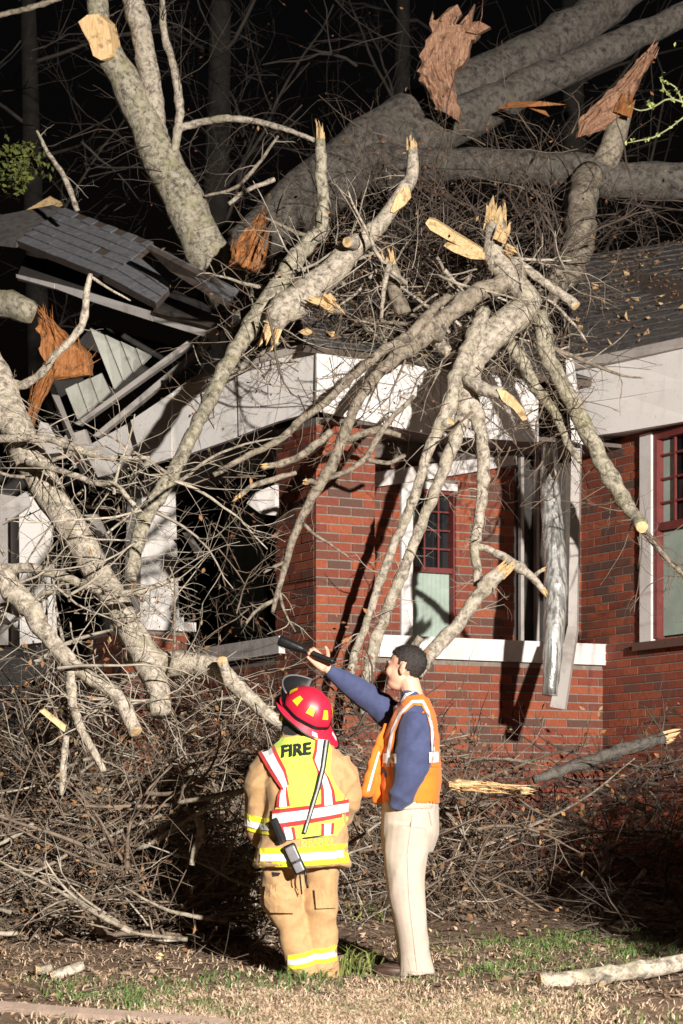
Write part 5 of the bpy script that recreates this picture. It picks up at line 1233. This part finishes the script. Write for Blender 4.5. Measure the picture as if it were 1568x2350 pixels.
# vest
decal('vest', [(628, 1694), (604, 1730), (648, 1800), (650, 1815), (632, 1855), (632, 1905), (664, 1926)], [(748, 1686), (762, 1718), (758, 1770), (770, 1800), (797, 1835), (800, 1880), (772, 1918)], cb, M['lime'], ff, .012, nu=14)
def tape(Lp, Rp, o=.017):
    decal('vest_tape', Lp, Rp, cb, M['tape_red'], ff, o)
    f = lambda a, b, t: [(x0 * (1 - t) + x1 * t, y0 * (1 - t) + y1 * t) for (x0, y0), (x1, y1) in zip(a, b)]
    decal('vest_reflector', f(Lp, Rp, .22), f(Lp, Rp, .76), cb, M['silver'], ff, o + .005)
tape([(634, 1852), (637, 1825), (650, 1798), (662, 1780)], [(666, 1850), (662, 1825), (657, 1795), (662, 1778)])
tape([(593, 1728), (612, 1762), (632, 1792), (648, 1814)], [(627, 1706), (643, 1740), (656, 1765), (664, 1800)], .022)
tape([(724, 1697), (722, 1722), (717, 1738), (730, 1775), (737, 1810), (738, 1850)], [(752, 1697), (750, 1730), (742, 1765), (756, 1785), (768, 1815), (772, 1846)])
tape([(643, 1898), (652, 1929)], [(676, 1898), (680, 1925)], .018); tape([(738, 1890), (738, 1919)], [(768, 1888), (766, 1914)], .018)
n = 10; Lp = [(625 + 176 * i / n, 1858 - 24 * i / n + 2 * math.sin(math.pi * i / n)) for i in range(n + 1)]; Rp = [(x, y + 44 - (6 * i / n)) for i, (x, y) in enumerate(Lp)]
tape(Lp, Rp, .022)
band('vest_hem', 1922, 1915, 696, 748, 3, cb, M['black_cloth'], ff, .018)
lettering('vest_lettering', 'FIRE', lambda x, y: (645 + x * 38.5, 1737 - x * 4.2 - y * 38), cb, M['black_cloth'], ff, .030, bold=.03)
lettering('coat_lettering', 'DEARIN', lambda x, y: (690 + x * 21.0, 1942 - x * 1.2 - y * 22), cb, M['fluo_yellow'], ff, .006, bold=.01)
def arc(x, y):
    a = math.radians(38 + x * 22); return (740 + x * 17 + y * 20, 1790 + x * 30 - y * 12)
lettering('coat_lettering', 'UR', arc, cb, M['fluo_yellow'], ff, .006, bold=.01)
# body: head, neck, arms, hands, legs under the clothes
hc = fp(686, 1646, .01); hf, hu = Vector((-.62, .70, .30)), Vector((.42, -.30, .85))
hp_ = head_parts(hc, hf, hu)
hp_ += [limb_t([(*fp(696, 1720, .03), .06), (*fp(694, 1680, .03), .058), (*(hc + Vector((0, 0, -.03))), .056)], .02, 14)]
hp_ += [limb_t([(*fp(696, 1725, .02), .10), (*fp(696, 1800, .02), .12), (*fp(694, 1900, .01), .12), (*fp(694, 1970, .01), .12)], .04, 16)]
for pts in ([(628, 1745, .0, .05), (600, 1835, .02, .042), (604, 1915, .12, .034), (650, 1925, .26, .028)], [(772, 1745, 0, .05), (790, 1835, .06, .042), (752, 1895, .24, .034), (722, 1900, .30, .028)],
            [(655, 1960, 0, .085), (655, 2080, 0, .06), (690, 2200, 0, .045), (700, 2236, 0, .045)], [(732, 1960, .02, .085), (734, 2080, .02, .06), (740, 2200, .03, .045), (742, 2236, .03, .045)]):
    hp_.append(limb_t([(*fp(x, y, dy), r) for x, y, dy, r in pts], .04, 12))
hp_ += hand_parts(fp(652, 1924, .27), (.9, .35, -.1), (0, .4, 1), (-.1, .9, .4), .55)
hp_ += hand_parts(fp(720, 1900, .30), (-.9, .3, -.1), (0, .4, 1), (.1, .9, .4), .55)
BV, BF = remesh(hp_, .006, 2); mk('body', BV, BF, M['skin'], ff, smooth=True)
# hood / dark hair below the helmet
f_, l_, u_ = axes(hf, hu)
V, Fc = remesh([sphere(hc - f_ * .02 - u_ * .005, (.108, .104, .118), (f_, l_, u_)), sphere(hc - f_ * .02 - u_ * .075, (.085, .092, .07), (f_, l_, u_))], .012, 2, .004, 20)
keepf = [q for q in Fc if (np.mean([V[i] for i in q], 0) - np.array(hc)).dot(np.array(f_)) < .045]
mk('hood', V, keepf, M['black_cloth'], ff, smooth=True)
mb = MB(); e_ = hc + l_ * .108 + f_ * .02 - u_ * .02; mb.add(*sphere(e_, (.018, .008, .026), (f_, l_, u_), 10, 8)); mb.obj('ear_protector', M['badge_yellow'], ff, smooth=True)
# helmet
HU = Vector((.44, -.50, .74)).normalized(); HF = Vector((-.76, .20, .60)); HF = (HF - HU * HF.dot(HU)).normalized(); HL = HU.cross(HF)
HC = fp(703, 1636, -.005); HS = 1.06
def hq(a, b, c): return HC + (HF * a + HL * b + HU * c) * HS
def dome(th, ph, ex=0.0):     # th around, ph from rim (0) to crown (pi/2)
    rg = 1 + .018 * math.cos(8 * th) * math.cos(ph) ** .5
    return hq((.140 + ex) * math.cos(th) * math.cos(ph) * rg, (.118 + ex) * math.sin(th) * math.cos(ph) * rg, (.142 + ex) * math.sin(ph))
nt_, np_ = 48, 12; V = [dome(2 * math.pi * k / nt_, math.pi / 2 * j / np_) for j in range(np_) for k in range(nt_)] + [hq(0, 0, .142)]
Fc = [(j * nt_ + k, j * nt_ + (k + 1) % nt_, (j + 1) * nt_ + (k + 1) % nt_, (j + 1) * nt_ + k) for j in range(np_ - 1) for k in range(nt_)] + [((np_ - 1) * nt_ + k, (np_ - 1) * nt_ + (k + 1) % nt_, np_ * nt_) for k in range(nt_)]
def rim(th, t):
    e = .026 + .075 * max(0, -math.cos(th)) ** 3 + .012 * max(0, math.cos(th)) ** 2
    dr = .020 + .030 * max(0, -math.cos(th)) ** 2 * 1.0
    return hq((.140 + e * t) * math.cos(th), (.118 + (.024) * t + .01 * t * max(0, -math.cos(th))) * math.sin(th), -.004 - dr * t)
b = len(V); rows = 5
for j in range(rows):
    for k in range(nt_): V.append(rim(2 * math.pi * k / nt_, j / (rows - 1)))
Fc += [(b + (j + 1) * nt_ + k, b + (j + 1) * nt_ + (k + 1) % nt_, b + j * nt_ + (k + 1) % nt_, b + j * nt_ + k) for j in range(rows - 1) for k in range(nt_)]
hel = mk('helmet', V, Fc, M['helmet'], ff, smooth=True)
def ring(fn, r, mat, name):
    pts = [(*fn(2 * math.pi * k / nt_), r) for k in range(nt_ + 1)]; V, Fc = tube(pts, 8, cap=False); return mk(name, V, Fc, mat, hel, smooth=True)
ring(lambda t: rim(t, 1.0), .006, M['black'], 'edge_trim')
V = []
for k in range(nt_ + 1):
    t = 2 * math.pi * k / nt_; V += [dome(t, .0, .004), dome(t, .13, .005)]
mk('band', V, [(2 * k, 2 * k + 2, 2 * k + 3, 2 * k + 1) for k in range(nt_)], M['black'], hel, smooth=True)
for k in range(8):
    t0 = math.pi / 8 + k * math.pi / 4; V = []
    for j in range(4):
        ph = .42 + .34 * j / 3; w = .21 - .08 * j / 3
        for i in range(5): V.append(dome(t0 + w * (i - 2) / 2 / math.cos(ph) * .75, ph, .004))
    mk('reflective_patch', V, [(j * 5 + i, j * 5 + i + 1, j * 5 + i + 6, j * 5 + i + 5) for j in range(3) for i in range(4)], M['badge_yellow'], hel, smooth=True)
for t0 in (math.pi + .25, math.pi - .75):
    V = [rim(t0 + dt, tt) + HU * .004 for tt in (.35, .75) for dt in (-.09, .09)]; mk('sticker', V, [(0, 1, 3, 2)], M['silver'], hel)
# raised face shield at the front of the brim
V = []; n = 12
for i in range(n + 1):
    a = -1.0 + 2.0 * i / n
    for (e, h) in ((.006, .012), (.045, .10)): V.append(hq((.146 + e) * math.cos(a), (.124 + e) * math.sin(a), h))
V2 = [v + HF * .006 for v in V]; m = len(V)
Fc = [(2 * i, 2 * i + 2, 2 * i + 3, 2 * i + 1) for i in range(n)] + [(2 * i + 1 + m, 2 * i + 3 + m, 2 * i + 2 + m, 2 * i + m) for i in range(n)] + [(2 * i + 1, 2 * i + 3, 2 * i + 3 + m, 2 * i + 1 + m) for i in range(n)]
mk('face_shield', V + V2, Fc, M['black'], hel, smooth=True)
V, Fc = tube([(*V[2 * i + 1], .005) for i in range(n + 1)], 6); mk('shield_edge', V, Fc, M['grey_plastic'], hel, smooth=True)
# boots
for x, dy in ((704, .03), (742, .06)):
    V, Fc = remesh([sphere(fp(x, 2238, dy + .0) + Vector((0, 0, .02)), (.055, .10, .05)), sphere(fp(x, 2238, dy + .09) + Vector((0, 0, .0)), (.05, .10, .04)), limb_t([(*fp(x, 2240, dy), .055), (*fp(x, 2200, dy), .055)], .03)], .012, 2)
    V[:, 2] = np.maximum(V[:, 2], .0); mk('boot', V, Fc, M['black'], ff, smooth=True)
# radio with strap, slung across the back
rs = empty('radio', fp(680, 1985, -.24), 'black two-way radio slung on a grey strap over the firefighter\'s back', 'radio')
decal('strap', [(744, 1698), (736, 1760), (724, 1810), (706, 1870), (694, 1912)], [(757, 1698), (748, 1762), (735, 1812), (716, 1872), (703, 1914)], cb, M['black_cloth'], rs, .030, nu=4)
decal('strap_webbing', [(748.5, 1698), (740, 1760), (728, 1810), (709.5, 1870), (697.5, 1910)], [(753, 1698), (744, 1762), (731.5, 1812), (713.2, 1872), (701, 1912)], cb, M['strap'], rs, .034, nu=3)
def obox(c0, c1, w, t, name, mat, sub=None):
    c0, c1 = Vector(c0), Vector(c1); d = (c1 - c0).normalized(); n = Vector((0, -1, 0)); n = (n - d * n.dot(d)).normalized(); s = d.cross(n)
    mb = MB(); V = []
    for f, q in ((0, .8), (.06, 1), (.94, 1), (1, .8)):
        for i in range(12):
            a = 2 * math.pi * i / 12; x, y = math.cos(a), math.sin(a); kx = abs(x) ** .45 * (1 if x > 0 else -1); ky = abs(y) ** .45 * (1 if y > 0 else -1)
            V.append(c0.lerp(c1, f) + s * (kx * w / 2 * q) + n * (ky * t / 2 * q))
    Fc = [(j * 12 + i, j * 12 + (i + 1) % 12, (j + 1) * 12 + (i + 1) % 12, (j + 1) * 12 + i) for j in range(3) for i in range(12)] + [tuple(range(11, -1, -1)), tuple(range(36, 48))]
    mb.add(V, Fc); return mb.obj(name, mat, sub or rs, smooth=False)
r0 = cast(cb, 662, 1938, .035, 13.1); r1 = fp(694, 2004, -.23)
obox(r0, r0.lerp(r1, .98), .072, .045, 'case', M['black'])
obox(r0.lerp(r1, .08) + Vector((0, -.028, 0)), r0.lerp(r1, .55) + Vector((0, -.028, 0)), .055, .012, 'belt_clip', M['grey_plastic'])
obox(r0.lerp(r1, .62) + Vector((0, -.028, 0)), r0.lerp(r1, .92) + Vector((0, -.028, 0)), .05, .012, 'label_plate', M['grey_plastic'])
q0 = cast(cb, 628, 1880, .03, 13.1); q1 = cast(cb, 650, 1934, .035, 13.1)
obox(q0, q1, .046, .034, 'speaker_microphone', M['black'])
mb = MB(); mb.add(*tube(catmull([(*(r1 + Vector((.02, 0, .02))), .008), (*fp(704, 2020, -.22), .0075), (*fp(708, 2036, -.22), .007)], .02), 8)); mb.add(*tube(catmull([(*(r1 + Vector((-.01, 0, .0))), .005), (*fp(692, 2030, -.2), .005), (*fp(694, 2050, -.18), .005)], .02), 6)); mb.obj('antenna', M['black'], rs, smooth=True)

# ---------------- man with flashlight
YM = 13.35
def mp(px, py, dy=0.0): return P(px, py, YM) + Vector((0, dy, 0))
man = empty('person', (mp(950, 2243).x, YM, .01), 'dark-haired man in orange safety vest and pale trousers, arm raised', 'person')
km = YM / F; yaw = math.radians(-13)     # ellipse: rx along his depth, ry along the shoulder line
def msec(xl, xr, y, ry, dy=0.0):
    c = mp((xl + xr) / 2, y, dy); return (c, (xr - xl) / 2 * km, ry, yaw)
torso = loft([msec(890, 998, 1860, .15), msec(886, 1000, 1830, .162), msec(880, 1004, 1780, .178), msec(882, 1002, 1730, .185), msec(892, 998, 1690, .19), msec(905, 990, 1655, .185), msec(918, 984, 1625, .155), msec(925, 974, 1600, .085), msec(925, 968, 1585, .065)])
lsl = limb_t([(*mp(956, 1650, -.15), .078), (*mp(952, 1690, -.19), .098), (*mp(946, 1740, -.205), .098), (*mp(935, 1785, -.20), .088), (*mp(920, 1825, -.18), .068), (*mp(908, 1856, -.16), .052)], .02, 18)
rsl = limb_t([(*mp(935, 1650, .15), .075), (*mp(900, 1640, .19), .080), (*mp(868, 1612, .20), .075), (*mp(835, 1588, .20), .068), (*mp(800, 1566, .19), .058), (*mp(770, 1545, .18), .046), (*mp(752, 1532, .17), .038)], .02, 18)
SV, SF = remesh([torso, lsl, rsl], .0095, 1, .013, 6, 21, .9, .9); mk('sweater', SV, SF, M['navy'], man, smooth=True)
# vest: shell round the torso, arms come out of it
vs = loft([msec(878, 1008, 1846, .18), msec(877, 1012, 1800, .185), msec(879, 1010, 1750, .185), msec(882, 1006, 1700, .185), msec(896, 1001, 1655, .175), msec(914, 992, 1622, .12), msec(926, 980, 1597, .078)], 32)
VV_, VF_ = remesh([vs], .012, 3, .007, 8, 31)
keepf = [q for q in VF_ if np.mean([VV_[i][2] for i in q]) > mp(0, 1842).z and np.mean([VV_[i][2] for i in q]) < mp(0, 1602).z]
vest = mk('vest', VV_, keepf, M['orange'], man, smooth=True)
flap, ff_ = remesh([loft([msec(832, 850, 1828, .05, -.03), msec(831, 858, 1805, .06, -.03), msec(842, 866, 1770, .07, -.02), msec(860, 878, 1720, .08, .0), msec(884, 898, 1660, .06, 0)], 20), loft([msec(858, 892, 1842, .07, .03), msec(852, 894, 1810, .08, .03), msec(862, 896, 1760, .09, .02), msec(876, 900, 1700, .08, .0)], 20)], .010, 1, .012, 11, 4)
mk('vest_front', flap, ff_, M['orange'], man, smooth=True)
SVb = bvh(list(map(tuple, VV_)) + list(map(tuple, flap)), list(map(tuple, VF_)) + [tuple(i + len(VV_) for i in q) for q in ff_])
ALLb = bvh(list(map(tuple, SV)) + list(map(tuple, VV_)), list(map(tuple, SF)) + [tuple(i + len(SV) for i in q) for q in VF_])
# near shoulder of the vest lies over the sweater: draped patch round the armhole
out = [(876, 1760), (880, 1722), (888, 1675), (906, 1632), (935, 1598), (972, 1592), (992, 1622), (1002, 1662), (1006, 1724), (1008, 1760)]
inn = [(903, 1760), (903, 1722), (907, 1680), (922, 1642), (950, 1618), (968, 1620), (980, 1640), (988, 1672), (990, 1724), (988, 1760)]
decal('vest_shoulder', out, inn, ALLb, M['orange'], man, .012, YM, 5, 10)
o2 = [(886, 1760), (888, 1724), (898, 1674), (915, 1636), (945, 1607), (972, 1606), (986, 1632), (995, 1668), (998, 1724)]
i2 = [(894, 1760), (896, 1724), (904, 1678), (920, 1641), (948, 1613), (969, 1613), (981, 1637), (989, 1670), (991, 1724)]
decal('vest_piping', o2, i2, ALLb, M['silver'], man, .020, YM, 3, 10)
band('vest_reflector', 1728, 1730, 872, 910, 22, ALLb, M['silver'], man, .021, YM); band('vest_reflector', 1727, 1725, 985, 1007, 24, ALLb, M['silver'], man, .021, YM)
decal('vest_piping', [(868, 1725), (852, 1780), (838, 1830)], [(872, 1726), (857, 1782), (844, 1832)], SVb, M['silver'], man, .008, YM, 2)
decal('vest_piping', [(905, 1622), (930, 1592), (958, 1578), (972, 1576)], [(909, 1627), (934, 1598), (960, 1583), (973, 1581)], ALLb, M['silver'], man, .015, YM, 2)
# trousers
TV2, TF2 = remesh([loft([msec(880, 1003, 1836, .176), msec(877, 1004, 1880, .175), msec(877, 1004, 1915, .17), msec(880, 990, 1955, .16)]),
                   leg([(*mp(940, 1900, -.08), .13), (*mp(930, 1960, -.085), .118), (*mp(930, 2020, -.085), .104), (*mp(938, 2090, -.08), .092), (*mp(946, 2150, -.07), .085), (*mp(952, 2200, -.06), .086), (*mp(956, 2236, -.06), .098)]),
                   leg([(*mp(940, 1900, .08), .12), (*mp(932, 1970, .09), .108), (*mp(932, 2040, .09), .096), (*mp(940, 2110, .08), .085), (*mp(946, 2170, .07), .078), (*mp(950, 2232, .06), .08)])], .010, 1, .0085, 6, 41, .55, .25)
mk('trousers', TV2, TF2, M['khaki'], man, smooth=True)
hb = bvh(TV2, TF2)
band('belt', 1846, 1843, 886, 1004, 5, hb, M['khaki'], man, .006, YM)
decal('pocket', [(984, 1862), (990, 1895)], [(987, 1862), (993, 1895)], hb, M['seam_shade'], man, .006, YM, 2)
decal('belt_strap', [(886, 1838), (930, 1850), (1003, 1847)], [(886, 1845), (930, 1857), (1003, 1854)], hb, M['seam_shade'], man, .010, YM, 2)
decal('seam_crease_shade', [(946, 1870), (934, 1960), (938, 2060), (948, 2150), (958, 2236)], [(948, 1870), (936, 1960), (940, 2060), (950, 2150), (960, 2236)], hb, M['seam_shade'], man, .004, YM, 1)  # darker strip down the leg stands in for crease shading
decal('hem_seam', [(910, 2226), (955, 2230), (998, 2228)], [(910, 2228), (955, 2232), (998, 2230)], hb, M['seam_shade'], man, .004, YM, 1)
# shoes
for dy, x in ((-.06, 950), (.07, 946)):
    c = mp(x, 2240, dy); V, Fc = remesh([sphere((c.x, c.y, .045), (.075, .052, .055)), sphere((c.x - .11, c.y + .02, .035), (.11, .05, .042)), sphere((c.x + .04, c.y, .03), (.05, .042, .035))], .011, 2)
    V[:, 2] = np.maximum(V[:, 2], .0); mk('shoe', V, Fc, M['shoe'], man, smooth=True)
# body
mh = mp(930, 1536, .0); mf, mu = Vector((-.93, .34, .10)), Vector((.06, -.02, 1))
pr = head_parts(mh, mf, mu, 1.06)
pr += [limb_t([(*mp(950, 1615, .0), .066), (*mp(944, 1585, .0), .060), (*mp(936, 1555, .0), .058)], .02, 14), limb_t([(*mp(944, 1620, 0), .10), (*mp(944, 1700, 0), .105), (*mp(944, 1800, 0), .11), (*mp(942, 1880, 0), .11)], .04, 16)]
for pts in ([(952, 1645, -.17, .05), (950, 1740, -.22, .045), (922, 1830, -.17, .036), (912, 1862, -.11, .03)], [(935, 1650, .15, .05), (868, 1612, .2, .045), (800, 1566, .19, .036), (760, 1538, .17, .029), (748, 1528, .165, .027)],
            [(940, 1900, -.08, .085), (930, 2020, -.085, .06), (952, 2200, -.06, .042), (952, 2232, -.06, .042)], [(940, 1900, .08, .085), (932, 2040, .09, .06), (948, 2200, .065, .042), (948, 2232, .06, .042)]):
    pr.append(limb_t([(*mp(x, y, dy), r) for x, y, dy, r in pts], .04, 12))
hd = (P(708, 1488, 13) - P(752, 1532, 13)).normalized()
pr += hand_parts(mp(748, 1528, .165), hd, (-.2, -.85, .1), (.45, -.1, .75), .55, 1.05, .8, (.75, .7, .72, .8))
pr += hand_parts(mp(914, 1866, -.10), (.15, .3, -.9), (.9, .3, 0), (-.6, .6, .1), .3)
MV, MF = remesh(pr, .005, 5); mk('body', MV, MF, M['skin'], man, smooth=True)
f2, l2, u2 = axes(mf, mu)
hs = np.array([[(Vector(v) - mh).dot(a) for a in (f2, l2, u2)] for v in MV])
def hairy(c):
    a, b_, u = c; w = .006 * noise.noise(Vector((a * 60, b_ * 60, u * 60)))
    if u > .150 or u < -.085 or abs(b_) > .13: return False
    if a > .045: return u > .078 + w
    if a > .015: return u > .050 + (a - .015) * .9 + w
    if a > .000: return u > .020 + w
    if a > -.030: return u > .036 + w
    if a > -.045: return u > -.010 + w
    return u > -.040 + w
inner = [i for i in range(len(MV)) if abs(hs[i][0]) < .15 and hairy(hs[i])]
iset = set(inner); fsH = [q for q in MF if all(i in iset for i in q)]
idx = {}; HV = []
for q in fsH:
    for i in q:
        if i not in idx:
            idx[i] = len(HV); v = Vector(MV[i]); n = (v - (mh + u2 * .02)).normalized(); t = min(1, max(.1, (hs[i][2] + .03) / .14))
            HV.append(v + n * (.003 + .008 * t + .004 * noise.noise(v * 90) * t))
Fh = [tuple(idx[i] for i in q) for q in fsH]; nh = len(HV)
for q in R.sample(fsH, min(len(fsH), 1300)):
    v = Vector(np.mean([HV[idx[i]] for i in q], 0)); n = (v - mh).normalized(); d = (n * .55 - f2 * (.5 if (v - mh).dot(u2) > .08 else -.1) - u2 * (.0 if (v - mh).dot(u2) > .09 else .8) + Vector((R.gauss(0, .25), R.gauss(0, .25), R.gauss(0, .25)))).normalized()
    w = d.cross(n).normalized() * .0022; L = R.uniform(.005, .013) * (1.2 if (v - mh).dot(u2) > .08 else .6); b = len(HV)
    HV += [v - w, v + w, v + d * L]; Fh.append((b, b + 1, b + 2))
mk('hair', HV, Fh, M['hair'], man, smooth=True)
for sd in (1, -1):
    mb = MB(); mb.add(*sphere(mh + f2 * .088 + l2 * sd * .034 + u2 * .012, (.009, .013, .007), (f2, l2, u2), 10, 8)); mb.obj('eye', M['eye'], man, smooth=True)
    mb = MB(); mb.add(*sphere(mh + f2 * .096 + l2 * sd * .034 + u2 * .034, (.007, .020, .004), (f2, l2, u2), 10, 8)); mb.obj('eyebrow', M['hair'], man, smooth=True)
# flashlight in his raised hand
fl_ = empty('flashlight', mp(763, 1516, .12), 'long black flashlight held in the raised hand', 'flashlight')
def lathe(prof, A, B, mat, name):
    V, Fc = tube([(*A.lerp(B, t), r) for t, r in prof], 18); return mk(name, V, Fc, mat, fl_, smooth=False)
A_, B_ = mp(640, 1464, .15), mp(765, 1516, .10)
lathe([(0, .029), (.04, .032), (.12, .032), (.24, .029), (.36, .024), (.44, .019)], A_, B_, M['black'], 'lamp_head')
lathe([(.44, .0185), (.7, .0165), (.96, .0165), (.97, .0185), (1, .017)], A_, B_, M['black'], 'handle')
V, Fc = tube([(*A_.lerp(B_, t), r) for t, r in ((-.004, .026), (.004, .027))], 18); mk('lens', V, Fc, M['glass'], fl_)
